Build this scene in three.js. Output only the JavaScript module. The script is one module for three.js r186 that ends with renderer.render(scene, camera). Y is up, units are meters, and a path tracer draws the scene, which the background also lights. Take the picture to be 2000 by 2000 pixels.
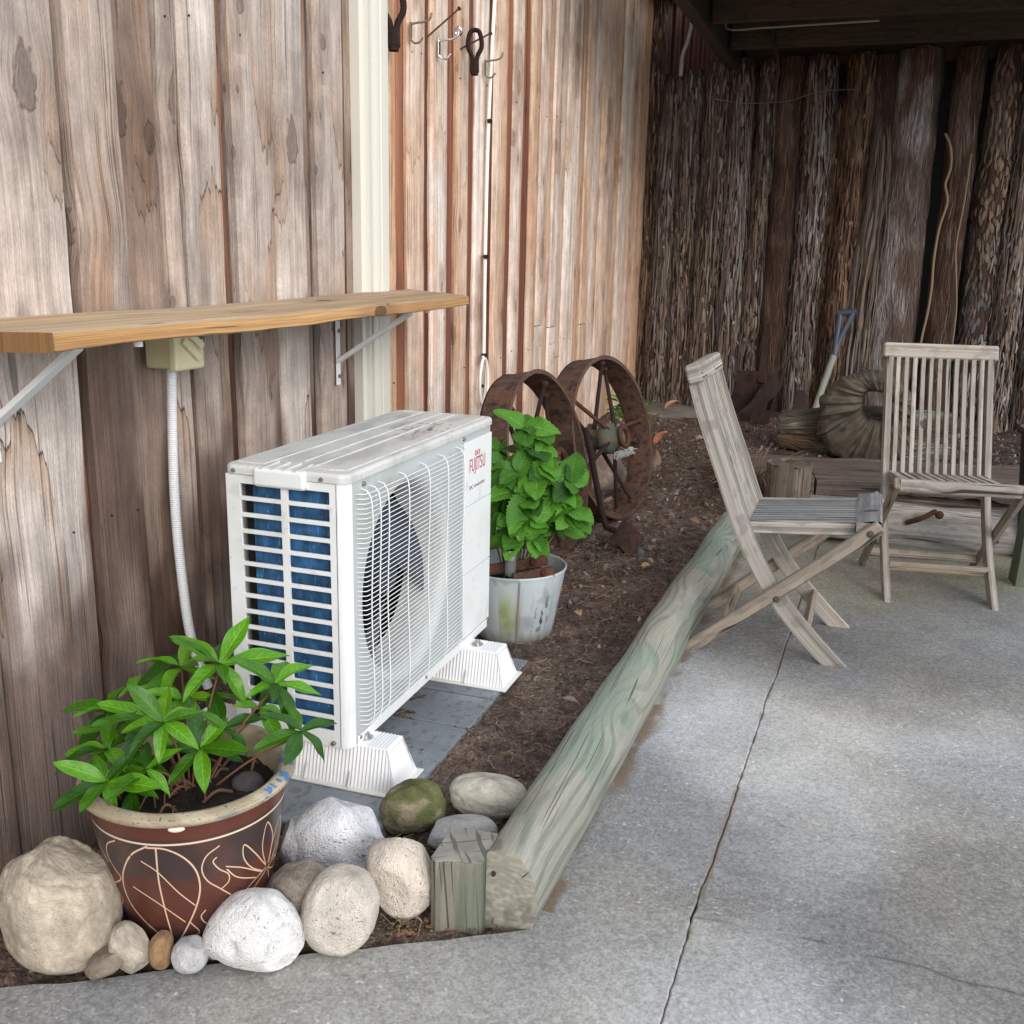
import * as THREE from 'three';
import { mergeGeometries, toCreasedNormals } from 'three/addons/utils/BufferGeometryUtils.js';
import { RoundedBoxGeometry } from 'three/addons/geometries/RoundedBoxGeometry.js';
import { FontLoader } from 'three/addons/loaders/FontLoader.js';
import { TextGeometry } from 'three/addons/geometries/TextGeometry.js';

const scene = new THREE.Scene();
const V = (x, y, z) => new THREE.Vector3(x, y, z);

// ---------------------------------------------------------------- camera
const camera = new THREE.PerspectiveCamera(53.13, 1, 0.05, 400);
camera.position.set(1.7, 1.2, 0);
camera.quaternion.setFromRotationMatrix(new THREE.Matrix4().makeBasis(
  V(0.9443, 0.02225, -0.32833), V(-0.10101, 0.96915, -0.22481), V(0.3132, 0.24545, 0.91742)));

// ---------------------------------------------------------------- sky, sun, exposure
const SUN = V(0.9, 0.5, 0.72).normalize();
{
  const w = 256, h = 128, d = new Float32Array(w * h * 4);
  for (let j = 0; j < h; j++) for (let i = 0; i < w; i++) {
    const el = (j + 0.5) / h * Math.PI - Math.PI / 2, az = (i + 0.5) / w * 2 * Math.PI - Math.PI;
    const dir = V(Math.cos(el) * Math.cos(az), Math.sin(el), Math.cos(el) * Math.sin(az));
    const s = Math.max(0, Math.sin(el));
    const c = Math.max(0, dir.dot(SUN));
    let L = el > -0.02 ? 1.12 - 0.5 * s + 0.55 * c ** 6 : 0.3;
    const k = (j * w + i) * 4;
    d[k] = L * 0.95; d[k + 1] = L * 1.0; d[k + 2] = L * 1.09; d[k + 3] = 1;
  }
  const t = new THREE.DataTexture(d, w, h, THREE.RGBAFormat, THREE.FloatType);
  t.mapping = THREE.EquirectangularReflectionMapping; t.magFilter = THREE.LinearFilter; t.minFilter = THREE.LinearFilter; t.needsUpdate = true;
  scene.background = t; scene.environment = t;
}
const sun = new THREE.DirectionalLight(0xfff5ea, 0.85);
sun.position.copy(SUN).multiplyScalar(20); sun.target.position.set(1.2, 0.4, -3);
sun.castShadow = true; sun.shadow.radius = 45; sun.shadow.mapSize.set(2048, 2048);
Object.assign(sun.shadow.camera, { left: -8, right: 8, top: 8, bottom: -8, near: 1, far: 50 });
scene.add(sun, sun.target);

const renderer = new THREE.WebGLRenderer({ antialias: true });
renderer.toneMapping = THREE.LinearToneMapping;
renderer.toneMappingExposure = 1.8;
renderer.shadowMap.enabled = true;

// ---------------------------------------------------------------- helpers
function rng(s) { return () => { s |= 0; s = s + 0x6D2B79F5 | 0; let t = Math.imul(s ^ s >>> 15, 1 | s); t = t + Math.imul(t ^ t >>> 7, 61 | t) ^ t; return ((t ^ t >>> 14) >>> 0) / 4294967296; }; }
const PERM = new Float32Array(65536); { const r = rng(77); for (let i = 0; i < 65536; i++) PERM[i] = r(); }
const hs = (x, y, s) => PERM[(Math.imul(x, 374761393) + Math.imul(y, 668265263) + Math.imul(s, 974634777) ^ (Math.imul(x, 374761393) + Math.imul(y, 668265263)) >>> 13) & 65535];
function N2(x, y, s = 0) {
  const xi = Math.floor(x), yi = Math.floor(y); let fx = x - xi, fy = y - yi;
  fx = fx * fx * (3 - 2 * fx); fy = fy * fy * (3 - 2 * fy);
  const a = hs(xi, yi, s), b = hs(xi + 1, yi, s), c = hs(xi, yi + 1, s), d = hs(xi + 1, yi + 1, s);
  return a + (b - a) * fx + (c - a + (a - b - c + d) * fx) * fy;
}
function fbm(x, y, s = 0, o = 4) { let v = 0, a = 0.5, t = 0; for (let i = 0; i < o; i++) { v += a * N2(x, y, s + i * 7); t += a; a *= 0.5; x *= 2.03; y *= 2.03; } return v / t; }
function N3(x, y, z, s = 0) { const zi = Math.floor(z); let f = z - zi; f = f * f * (3 - 2 * f); const a = N2(x, y, s + zi * 31), b = N2(x, y, s + (zi + 1) * 31); return a + (b - a) * f; }
function fbm3(x, y, z, s = 0, o = 3) { let v = 0, a = 0.5, t = 0; for (let i = 0; i < o; i++) { v += a * N3(x, y, z, s + i * 5); t += a; a *= 0.5; x *= 2.03; y *= 2.03; z *= 2.03; } return v / t; }
const clamp = (x, a = 0, b = 1) => Math.min(b, Math.max(a, x));
const sm = (a, b, x) => { x = clamp((x - a) / (b - a)); return x * x * (3 - 2 * x); };
const mix = (a, b, t) => a + (b - a) * t;
const mix3 = (a, b, t) => [a[0] + (b[0] - a[0]) * t, a[1] + (b[1] - a[1]) * t, a[2] + (b[2] - a[2]) * t];

// colour (and relief) textures: fn(u, v) -> [r, g, b, height] in 0..255
function tex(w, h, fn, relief = true) {
  const d = new Uint8Array(w * h * 4), b = relief ? new Uint8Array(w * h * 4) : null;
  for (let j = 0; j < h; j++) for (let i = 0; i < w; i++) {
    const c = fn((i + 0.5) / w, (j + 0.5) / h), k = (j * w + i) * 4;
    d[k] = clamp(c[0], 0, 255); d[k + 1] = clamp(c[1], 0, 255); d[k + 2] = clamp(c[2], 0, 255); d[k + 3] = 255;
    if (b) { b[k] = b[k + 1] = b[k + 2] = clamp(c[3], 0, 255); b[k + 3] = 255; }
  }
  const make = (a, srgb) => { const t = new THREE.DataTexture(a, w, h, THREE.RGBAFormat); if (srgb) t.colorSpace = THREE.SRGBColorSpace; t.magFilter = THREE.LinearFilter; t.minFilter = THREE.LinearFilter; t.wrapS = t.wrapT = THREE.MirroredRepeatWrapping; t.needsUpdate = true; return t; };
  return { map: make(d, true), bump: b && make(b, false) };
}
function rep(t, W, H) { for (const x of [t.map, t.bump]) if (x) x.repeat.set(1 / W, 1 / H); return t; }   // uv are metres
const mat = (o) => new THREE.MeshStandardMaterial({ roughness: 0.85, ...o });
const tmat = (t, bump, o = {}) => mat({ map: t.map, bumpMap: t.bump, bumpScale: bump, ...o });
const tint = (m, c) => { const n = m.clone(); n.color.set(c); return n; };

const names = {};
const numbered = (n) => { const k = names[n] = (names[n] ?? -1) + 1; return k ? `${n}_${String(k).padStart(3, '0')}` : n; };
function thing(name, label, category, pos = [0, 0, 0], turn = 0, group) {
  const o = new THREE.Group(); o.name = numbered(name); o.position.set(...pos); o.rotation.y = turn; scene.add(o);
  o.userData = { label, category }; if (group) o.userData.group = group; return o;
}
function shade(m) { m.castShadow = true; m.receiveShadow = true; return m; }
function part(parent, name, geo, m) { const o = shade(new THREE.Mesh(geo, m)); o.name = name; parent.add(o); return o; }       // local geometry
function partW(parent, name, geo, m) {                                                                                        // geometry given in scene metres
  let p = parent; const off = V(0, 0, 0); while (p && p !== scene) { off.add(p.position); p = p.parent; }
  geo.translate(-off.x, -off.y, -off.z); return part(parent, name, geo, m);
}
function single(name, label, category, geo, m, pos = [0, 0, 0], extra = {}) {
  geo.translate(-pos[0], -pos[1], -pos[2]); const o = shade(new THREE.Mesh(geo, m)); o.name = numbered(name); o.position.set(...pos); scene.add(o);
  o.userData = { label, category, ...extra }; return o;
}
const structure = (name, label, category, geo, m) => single(name, label, category, geo, m, [0, 0, 0], { kind: 'structure' });

const plain = (g) => { const n = g.index ? g.toNonIndexed() : g; for (const k of Object.keys(n.attributes)) if (!['position', 'normal', 'uv', 'color'].includes(k)) n.deleteAttribute(k); return n; };
const merge = (a) => mergeGeometries(a.map(plain));
function tube(pts, r, seg = 24, rad = 8, closed = false) {
  return new THREE.TubeGeometry(new THREE.CatmullRomCurve3(pts.map((p) => V(...p)), closed), seg, r, rad, closed);
}
function capTube(pts, r, seg = 24, rad = 8) {
  const a = V(...pts[0]), b = V(...pts[pts.length - 1]);
  const s1 = new THREE.SphereGeometry(r, rad, 6); s1.translate(a.x, a.y, a.z); const s2 = new THREE.SphereGeometry(r, rad, 6); s2.translate(b.x, b.y, b.z);
  return merge([tube(pts, r, seg, rad), s1, s2]);
}
function cyl(a, b, r0, r1 = r0, rad = 16) {
  a = V(...a); b = V(...b); const d = b.clone().sub(a), L = d.length();
  const g = new THREE.CylinderGeometry(r1, r0, L, rad); g.translate(0, L / 2, 0);
  g.applyQuaternion(new THREE.Quaternion().setFromUnitVectors(V(0, 1, 0), d.normalize())); g.translate(a.x, a.y, a.z); return g;
}
// box uv in metres, v along the axis given
function metreUV(g, axis = 'z', ou = 0, ov = 0) {
  const p = g.attributes.position, n = g.attributes.normal, uv = new Float32Array(p.count * 2);
  for (let i = 0; i < p.count; i++) {
    const x = p.getX(i), y = p.getY(i), z = p.getZ(i), ax = Math.abs(n.getX(i)), ay = Math.abs(n.getY(i)), az = Math.abs(n.getZ(i));
    let u, v;
    if (axis === 'z') { if (az > 0.8) { u = x; v = y; } else { u = ax > ay ? y + 0.31 : x; v = z; } }
    else if (axis === 'y') { if (ay > 0.8) { u = x; v = z; } else { u = ax > az ? z + 0.31 : x; v = y; } }
    else { if (ax > 0.8) { u = z; v = y; } else { u = ay > az ? z + 0.31 : y; v = x; } }
    uv[i * 2] = u + ou; uv[i * 2 + 1] = v + ov;
  }
  g.setAttribute('uv', new THREE.BufferAttribute(uv, 2)); return g;
}
let barSeed = rng(5);
// a rectangular bar from a to b; w across (sideways), h along `up`
function bar(a, b, w, h, up = [0, 1, 0], r = 0.003) {
  a = V(...a); b = V(...b); const d = b.clone().sub(a), L = d.length(); d.normalize();
  const side = V(...up).cross(d).normalize(), u2 = d.clone().cross(side);
  const g = new RoundedBoxGeometry(w, h, L, 2, Math.min(r, w / 2.1, h / 2.1));
  metreUV(g, 'z', barSeed() * 3, barSeed() * 3);
  g.applyMatrix4(new THREE.Matrix4().makeBasis(side, u2, d)); g.translate((a.x + b.x) / 2, (a.y + b.y) / 2, (a.z + b.z) / 2); return g;
}
function box(x0, x1, y0, y1, z0, z1, r = 0.002, axis = 'y') {
  const w = Math.abs(x1 - x0), h = Math.abs(y1 - y0), d = Math.abs(z1 - z0);
  const g = new RoundedBoxGeometry(w, h, d, 2, Math.min(r, w / 2.1, h / 2.1, d / 2.1)); g.translate((x0 + x1) / 2, (y0 + y1) / 2, (z0 + z1) / 2); return metreUV(g, axis, barSeed() * 2, barSeed() * 2);
}
// surface from a grid of points
function gridGeo(nu, nv, fn, crease) {
  const pos = [], uv = [], idx = [];
  for (let j = 0; j <= nv; j++) for (let i = 0; i <= nu; i++) { const p = fn(i / nu, j / nv, i, j); pos.push(p[0], p[1], p[2]); uv.push(p[3] ?? i / nu, p[4] ?? j / nv); }
  for (let j = 0; j < nv; j++) for (let i = 0; i < nu; i++) { const a = j * (nu + 1) + i, b = a + 1, c = a + nu + 1, d = c + 1; idx.push(a, b, d, a, d, c); }
  const g = new THREE.BufferGeometry(); g.setAttribute('position', new THREE.Float32BufferAttribute(pos, 3)); g.setAttribute('uv', new THREE.Float32BufferAttribute(uv, 2)); g.setIndex(idx);
  g.computeVertexNormals(); return crease ? toCreasedNormals(g, crease) : g;
}
function lathe(profile, seg = 64) { return new THREE.LatheGeometry(profile.map((p) => new THREE.Vector2(p[0], p[1])), seg); }

// ---------------------------------------------------------------- wood
// grain runs along v; W x H metres
function woodTex(w, h, W, H, o) {
  const R = rng(o.seed), knots = [];
  for (let i = 0; i < o.knots; i++) { const r = 0.008 + R() ** 2 * 0.022; knots.push({ x: R() * W, y: R() * H, r, k: 1.2 + R() * 0.9, dark: R() }); }
  const rows = knots.slice().sort((a, b) => a.y - b.y), s = o.seed * 13;
  const [c1, c2, dk, pale, tan] = o.pal;
  return rep(tex(w, h, (u, v) => {
    const x = u * W, y = v * H;
    let g = x + 0.03 * (fbm(x * 2.2, y * 0.5, s, 3) - 0.5), inK = 0, ring = 0, halo = 0;
    for (const k of rows) {
      const dy = (y - k.y) / k.r; if (dy > 9 || dy < -9) continue; const dx = (x - k.x) / k.r; if (dx > 7 || dx < -7) continue;
      const e = Math.exp(-dy * dy / 14) * Math.exp(-Math.abs(dx) / 2.6); g -= dx * k.r * 0.85 * e;
      const d = Math.hypot(dx, dy / k.k) + (N2(x * 90, y * 90, s + 5) - 0.5) * 0.3; if (d < 1) { inK = Math.max(inK, sm(1, 0.8, d)); ring = Math.sin(d * 17) * 0.5 + (k.dark - 0.5); } halo = Math.max(halo, sm(3.2, 1, Math.hypot(dx * 1.2, dy / 3)) * 0.6);
    }
    const br = fbm(g * 7, y * 0.42, s + 1, 3), a = N2(g * (o.f ?? 60), y * 0.9, s + 2), b = N2(g * 210, y * 2.3, s + 3), c = N2(g * 560, y * 11, s + 4);
    const st = fbm(x * 3.2, y * 1.1, s + 8, 4), st2 = fbm(g * 16, y * 0.9, s + 9, 3);
    let col = mix3(c1, c2, sm(0.38, 0.64, br));
    col = mix3(col, pale, sm(0.55, 0.74, N2(g * 22, y * 0.5, s + 12)) * 0.5);
    col = mix3(col, dk, sm(0.6, 0.86, a) * (o.lines ?? 0.35));
    col = mix3(col, tan, sm(0.58, 0.72, st2) * sm(0.45, 0.6, fbm(x * 1.7, y * 0.8, s + 21, 2)) * (o.tan ?? 0.55));
    col = mix3(col, dk, sm(0.56, 0.74, st) * (o.stain ?? 0.3));
    col = mix3(col, dk, halo * 0.45);
    if (inK > 0) { col = mix3(col, mix3(dk, [50, 38, 32], 0.55), inK * 0.85); for (let i = 0; i < 3; i++) col[i] *= 1 + ring * 0.18 * inK; }
    // end of growth arcs: thin dark lines that run along and meet in points
    if (o.arc) { const t = Math.abs(((g * 9 + fbm(g * 3, y * 0.55, s + 30, 3) * 3.2) % 1) - 0.5); col = mix3(col, tan, sm(0.035, 0.0, t) * o.arc * sm(0.42, 0.56, N2(x * 4, y * 1.3, s + 31))); }
    if (o.mottle) col = mix3(col, dk, sm(0.5, 0.68, fbm(x * 70, y * 26, s + 50, 3)) * o.mottle);
    const crack = o.crack ? sm(0.80, 0.9, N2(g * 130, y * 3.4, s + 40)) * sm(0.4, 0.6, N2(x * 14, y * 5, s + 41)) * o.crack : 0;
    const m = (1 + (b - 0.5) * (o.fib ?? 0.13) + (c - 0.5) * 0.13) * (1 - crack * 0.65);
    return [col[0] * m, col[1] * m, col[2] * m, 120 + (b - 0.5) * 70 + (a - 0.5) * 60 + (c - 0.5) * 50 - crack * 110 - inK * 12 + (st - 0.5) * 40];
  }), W, H);
}

// ---------------------------------------------------------------- materials
// rough sawn boards, weathered: soft tonal patches, knots with outlines, jagged stain fronts
function boardTex(w, h, W, H, o) {
  const R = rng(o.seed), s = o.seed * 17, knots = [], fronts = [];
  for (let i = 0; i < o.knots; i++) knots.push({ x: R() * W, y: R() * H, r: 0.007 + R() ** 2 * 0.026, k: 1.3 + R() * 0.9, f: R() });
  for (let i = 0; i < o.fronts; i++) fronts.push({ x: R() * W, w: 0.03 + R() * 0.06, y: R() * H, up: R() < 0.65 ? 1 : -1, L: 0.12 + R() * 0.4, q: 0.5 + R() * 0.5, id: i });
  const [c1, c2, c3, dk, tan] = o.pal;
  return rep(tex(w, h, (u, v) => {
    const x = u * W, y = v * H; let g = x + 0.035 * (fbm(x * 2.5, y * 0.7, s, 3) - 0.5), out = 0, inn = 0, halo = 0, wh = 0;
    for (const k of knots) { const dy = (y - k.y) / k.r; if (dy > 8 || dy < -8) continue; const dx = (x - k.x) / k.r; if (dx > 6 || dx < -6) continue; g -= dx * k.r * 0.8 * Math.exp(-dy * dy / 10) * Math.exp(-Math.abs(dx) / 2.4); const d = Math.hypot(dx, dy / k.k) + (N2(x * 70, y * 70, s + 5) - 0.5) * 0.45; out = Math.max(out, sm(0.16, 0.03, Math.abs(d - 0.92)) * sm(0.25, 0.6, N2(x * 55, y * 55, s + 6) + 0.15) * (0.4 + 0.6 * k.f)); inn = Math.max(inn, sm(1, 0.7, d)); halo = Math.max(halo, sm(4, 0.9, Math.hypot(dx, dy / 2.6) + (N2(x * 30, y * 18, s + 7) - 0.5) * 2) * k.f); wh = Math.max(wh, inn * (0.5 + 0.5 * Math.sin(d * 15))); }
    const p1 = fbm(g * 6, y * 1.5, s + 1, 4), p2 = fbm(x * 4.5 + 3, y * 1.7, s + 2, 4), p3 = fbm(g * 24, y * 1.1, s + 3, 3), gr = N2(g * 95, y * 1.6, s + 4), fi = N2(g * 330, y * 9, s + 8), f2 = N2(x * 620, y * 160, s + 9), mo = fbm(x * 26, y * 17, s + 10, 3);
    let c = mix3(c1, c2, sm(0.36, 0.62, p1)); c = mix3(c, c3, sm(0.48, 0.62, p2) * (o.grey ?? 0.7)); c = mix3(c, tan, sm(0.56, 0.7, p3) * sm(0.42, 0.58, fbm(x * 2.2 + 8, y * 1.1, s + 11, 3)) * (o.tan ?? 0.5));
    c = mix3(c, dk, sm(0.6, 0.78, fbm(x * 7 + 5, y * 2.6, s + 12, 4)) * (o.stain ?? 0.45));
    c = mix3(c, dk, halo * 0.42);
    for (const f of fronts) { const dx = (x - f.x) / f.w; if (dx > 1 || dx < -1) continue; const edge = f.y + f.up * (0.16 * Math.abs(dx) ** 1.5 * (1 + dx * 0.4)) + (N2(x * 95, f.id, s + 13) - 0.5) * 0.075 + (N2(x * 240, f.id, s + 14) - 0.5) * 0.02; const d = (y - edge) * f.up; if (d < -0.03 || d > f.L) continue; const m = sm(1, 0.75, Math.abs(dx)) * f.q; c = mix3(c, tan, (d > 0 ? sm(f.L, 0, d) * 0.42 : 0) * m); c = mix3(c, dk, sm(0.006, 0.0015, Math.abs(d)) * 0.85 * m + (d > 0 ? sm(0.03, 0, d) * 0.25 * m : 0)); }
    if (o.dirtShade) c = mix3(c, [84, 66, 58], sm(0.46, 0.62, fbm(x * 3.4, y * 1.5, s + 15, 4) + (0.80 - y) * 0.34) * o.dirtShade * sm(1.2, 0.8, y));  // brown weathering with shade painted in, patchy, deepening towards the ground
    c = mix3(c, dk, inn * 0.34 + out * 0.6);
    const ck = sm(0.82, 0.92, N2(g * 120, y * 2.2, s + 16)) * sm(0.55, 0.7, N2(x * 12, y * 3, s + 17)) * 0.5;
    const hl = sm(0.8, 0.88, N2(g * 300, y * 1.5, s + 18)) * sm(0.4, 0.6, N2(x * 16, y * 3, s + 19)); const m = (1 + (gr - 0.5) * 0.12 + (fi - 0.5) * 0.17 + (f2 - 0.5) * 0.13 + (mo - 0.5) * 0.2) * (1 - ck * 0.55) * (1 - hl * 0.26) * (1 - wh * 0.1);
    return [c[0] * m, c[1] * m, c[2] * m, 128 + (gr - 0.5) * 40 + (fi - 0.5) * 60 + (f2 - 0.5) * 30 + (mo - 0.5) * 90 - hl * 50 - out * 60 - ck * 90];
  }), W, H);
}
const wallTex = boardTex(2048, 2048, 1.7, 3.3, { seed: 3, knots: 46, fronts: 30, tan: 0.45, stain: 0.26, dirtShade: 0.7, grey: 0.45, pal: [[202, 190, 180], [184, 169, 157], [176, 169, 163], [88, 72, 63], [166, 126, 92]] });
const paleTex = boardTex(2048, 2048, 1.7, 3.3, { seed: 9, knots: 34, fronts: 10, tan: 0.5, stain: 0.24, grey: 0.3, pal: [[226, 208, 194], [214, 190, 170], [214, 206, 200], [130, 98, 80], [200, 154, 118]] });
const redTex = woodTex(1024, 1024, 0.9, 3.3, { seed: 15, knots: 5, f: 80, lines: 0.5, stain: 0.5, tan: 0.4, crack: 0.6,
  pal: [[152, 96, 68], [124, 72, 50], [56, 28, 19], [182, 140, 112], [160, 92, 54]] });
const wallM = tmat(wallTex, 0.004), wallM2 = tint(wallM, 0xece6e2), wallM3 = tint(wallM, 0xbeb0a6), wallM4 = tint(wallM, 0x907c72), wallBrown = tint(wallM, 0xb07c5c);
const paleM = tmat(paleTex, 0.003), paleM2 = tint(paleM, 0xf6ece2), paleM3 = tint(paleM, 0xecd6c0);
const redM = tmat(redTex, 0.004), redM2 = tint(redM, 0xb89888);

const greyTex = woodTex(1024, 1024, 0.5, 1.0, { seed: 21, knots: 1, f: 140, lines: 0.5, stain: 0.4, tan: 0.35, crack: 1, fib: 0.2, mottle: 0.34,
  pal: [[192, 190, 185], [166, 162, 156], [118, 112, 106], [212, 210, 206], [168, 150, 130]] });
const chairM = tmat(greyTex, 0.0025, { color: 0xdcd8d2 }), chairWarm = tint(chairM, 0xd2c6b8), chairGrey = tint(chairM, 0xb4b9c0);
const poleTex = rep(tex(1024, 2048, (u, v) => {      // treated pine: pale green patches, swirling grain, fine drying checks
  const W = 0.6, H = 3.0, x = u * W, y = v * H, s = 2700;
  let g = x + 0.05 * (fbm(x * 3, y * 1.2, s, 3) - 0.5), sw = 0;
  for (const k of [[0.3, 0.42], [0.26, 0.86], [0.36, 1.25], [0.22, 1.7], [0.33, 2.2], [0.28, 2.7], [0.02, 0.6], [0.55, 1.5]]) { const dx = (x - k[0]) / 0.022, dy = (y - k[1]) / 0.05; if (Math.abs(dy) < 5 && Math.abs(dx) < 6) { const e = Math.exp(-(dx * dx + dy * dy) / 7); sw = Math.max(sw, e); g += 0.03 * e * Math.sign(dx) * (1 - Math.exp(-dx * dx)); } }
  const contour = g * 34 + 3.2 * fbm(x * 6, y * 2.4, s + 1, 3) + sw * 2.2, ring = 0.5 + 0.5 * Math.sin(contour * 5), gp = fbm(x * 7, y * 4, s + 2, 4), fi = N2(g * 330, y * 8, s + 3), f2 = N2(x * 600, y * 100, s + 4);
  let c = mix3([164, 161, 147], [141, 151, 136], sm(0.4, 0.6, gp)); c = mix3(c, [112, 122, 106], sm(0.55, 0.95, ring) * (0.2 + 0.4 * sm(0.45, 0.6, fbm(x * 5 + 9, y * 2, s + 9, 2)) + sw * 0.1)); c = mix3(c, [176, 177, 168], sm(0.62, 0.72, fbm(x * 9 + 4, y * 3.4, s + 5, 3)) * 0.5); c = mix3(c, [152, 138, 116], sm(0.55, 0.7, fbm(x * 5 + 2, y * 2, s + 6, 3)) * 0.5);
  const xs = x + y * 0.06, ck = sm(0.8, 0.9, N2(xs * 380, y * 3.0, s + 7)) * sm(0.4, 0.6, N2(x * 9, y * 4, s + 8)), m = (1 + (fi - 0.5) * 0.1 + (f2 - 0.5) * 0.07) * (1 - ck * 0.45) * 0.86;
  return [c[0] * m, c[1] * m, c[2] * m, 150 + (fi - 0.5) * 40 - ck * 90 + ring * 14];
}), 0.6, 3.0);
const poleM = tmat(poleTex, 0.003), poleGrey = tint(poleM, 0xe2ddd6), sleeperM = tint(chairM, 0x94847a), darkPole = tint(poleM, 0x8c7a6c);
const shelfTex = woodTex(1024, 1024, 0.45, 2.4, { seed: 33, knots: 2, f: 60, lines: 0.25, stain: 0.25, tan: 0.4, crack: 0.5,
  pal: [[200, 178, 146], [184, 156, 120], [132, 110, 88], [212, 196, 168], [188, 150, 104]] });
const shelfM = tmat(shelfTex, 0.003, { color: 0xe8e4e0 });

const concreteTex = (() => {
  const X0 = 0.2, Z0 = -5.1, S = 4.2;
  const blobs = [[1.62, -2.5, 0.26, 0.32, 0.3], [1.75, -2.15, 0.2, 0.2, 0.16], [1.62, -1.52, 0.22, 0.2, 0.24], [1.36, -2.75, 0.15, 0.35, 0.2], [1.25, -1.25, 0.5, 0.2, 0.1], [2.0, -1.9, 0.3, 0.28, -0.2], [2.1, -1.62, 0.45, 0.12, -0.18], [1.7, -1.74, 0.25, 0.06, -0.16],
    [2.0, -3.2, 0.6, 0.28, -0.16], [1.65, -3.5, 0.3, 0.4, -0.12], [2.2, -3.85, 0.4, 0.3, -0.22], [1.2, -1.75, 0.12, 0.25, -0.1], [1.95, -2.6, 0.2, 0.15, 0.12], [2.3, -2.7, 0.3, 0.2, 0.1], [1.38, -3.3, 0.1, 0.4, -0.12], [2.0, -4.3, 0.8, 0.3, -0.2]];
  return tex(2048, 2048, (u, v) => {
    const x = X0 + u * S, z = Z0 + v * S;
    const wx = x + (fbm(x * 3, z * 3, 501, 3) - 0.5) * 0.3, wz = z + (fbm(x * 3, z * 3, 511, 3) - 0.5) * 0.3;
    let t = 0; for (const b of blobs) { const e = ((wx - b[0]) / b[2]) ** 2 + ((wz - b[1]) / b[3]) ** 2; if (e < 6) t += (b[4] > 0 ? 0.95 : 0.6) * b[4] * Math.exp(-e * e * 0.6 - e * 0.35); }
    const lo = fbm(x * 1.5, z * 1.5, 520, 4) - 0.5, md = fbm(x * 9, z * 9, 530, 3) - 0.5, fi = N2(x * 240, z * 240, 540) - 0.5, f2 = N2(x * 110, z * 110, 550) - 0.5, f3 = N2(x * 420, z * 420, 555) - 0.5;
    const streak = N2(x * 90 + z * 60, z * 170 - x * 60, 560);
    let L = 131 * (1 + t + lo * 0.22 + md * 0.16 + fi * 0.2 + f2 * 0.13 + f3 * 0.28);
    const pit = 0,  sp = sm(0.88, 0.96, N2(x * 120, z * 190, 580)) * sm(0.45, 0.65, fbm(x * 4, z * 4, 585, 2));
    L *= 1 - pit * 0.18; L += sp * 45 + sm(0.8, 0.95, streak) * 8;
    const warm = (fbm(x * 2.3, z * 2.3, 590, 3) - 0.5) * 26 + sm(-2.7, -4.4, z) * 12, moss = sm(-3.5, -4.0, z) * sm(0.45, 0.62, fbm(x * 5, z * 5, 595, 3)) * 0.13;
    // hairline crack running right from the joint
    const cy = -1.70 - (x - 1.5) * 0.02 + (fbm(x * 6, 3, 600, 3) - 0.5) * 0.07, cr = x > 1.5 ? sm(0.006, 0.001, Math.abs(z - cy)) * 0.35 * sm(0.35, 0.5, N2(x * 14, 9, 601)) : 0;
    L *= 1 - cr * 0.7;
    const pd = x - (1.236 + (-1.56 - z) * 0.016), dirtShade = z < -1.62 && z > -4.5 ? sm(0.012 + 0.04 * N2(z * 9, 3, 611) ** 2, 0, pd) * sm(0.35, 0.6, fbm(x * 16, z * 9, 613, 3)) * 0.7 : 0; const jd = Math.abs(x - (1.448 - 0.0295 * z)), jdirt = sm(0.009, 0.001, jd) * sm(0.42, 0.62, fbm(x * 30, z * 14, 615, 3)) * 0.55, dd = Math.min(0.8, dirtShade + jdirt);
    return [mix((L * 0.995 + warm * 0.5) * (1 - moss * 0.35), 104, dd), mix((L * 0.995 + warm * 0.2) * (1 - moss * 0.12), 82, dd), mix((L * 0.985 - warm * 0.5) * (1 - moss * 0.55), 64, dd), 128 + fi * 60 + f2 * 60 + f3 * 40 + md * 40 - pit * 70 - cr * 120];
  });
})();
for (const t of [concreteTex.map, concreteTex.bump]) { t.wrapS = t.wrapT = THREE.MirroredRepeatWrapping; }
const concreteM = tmat(concreteTex, 0.0014, { roughness: 0.92 });
const cUV = (x, z) => [(x - 0.2) / 4.2, (z + 5.1) / 4.2];

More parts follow.
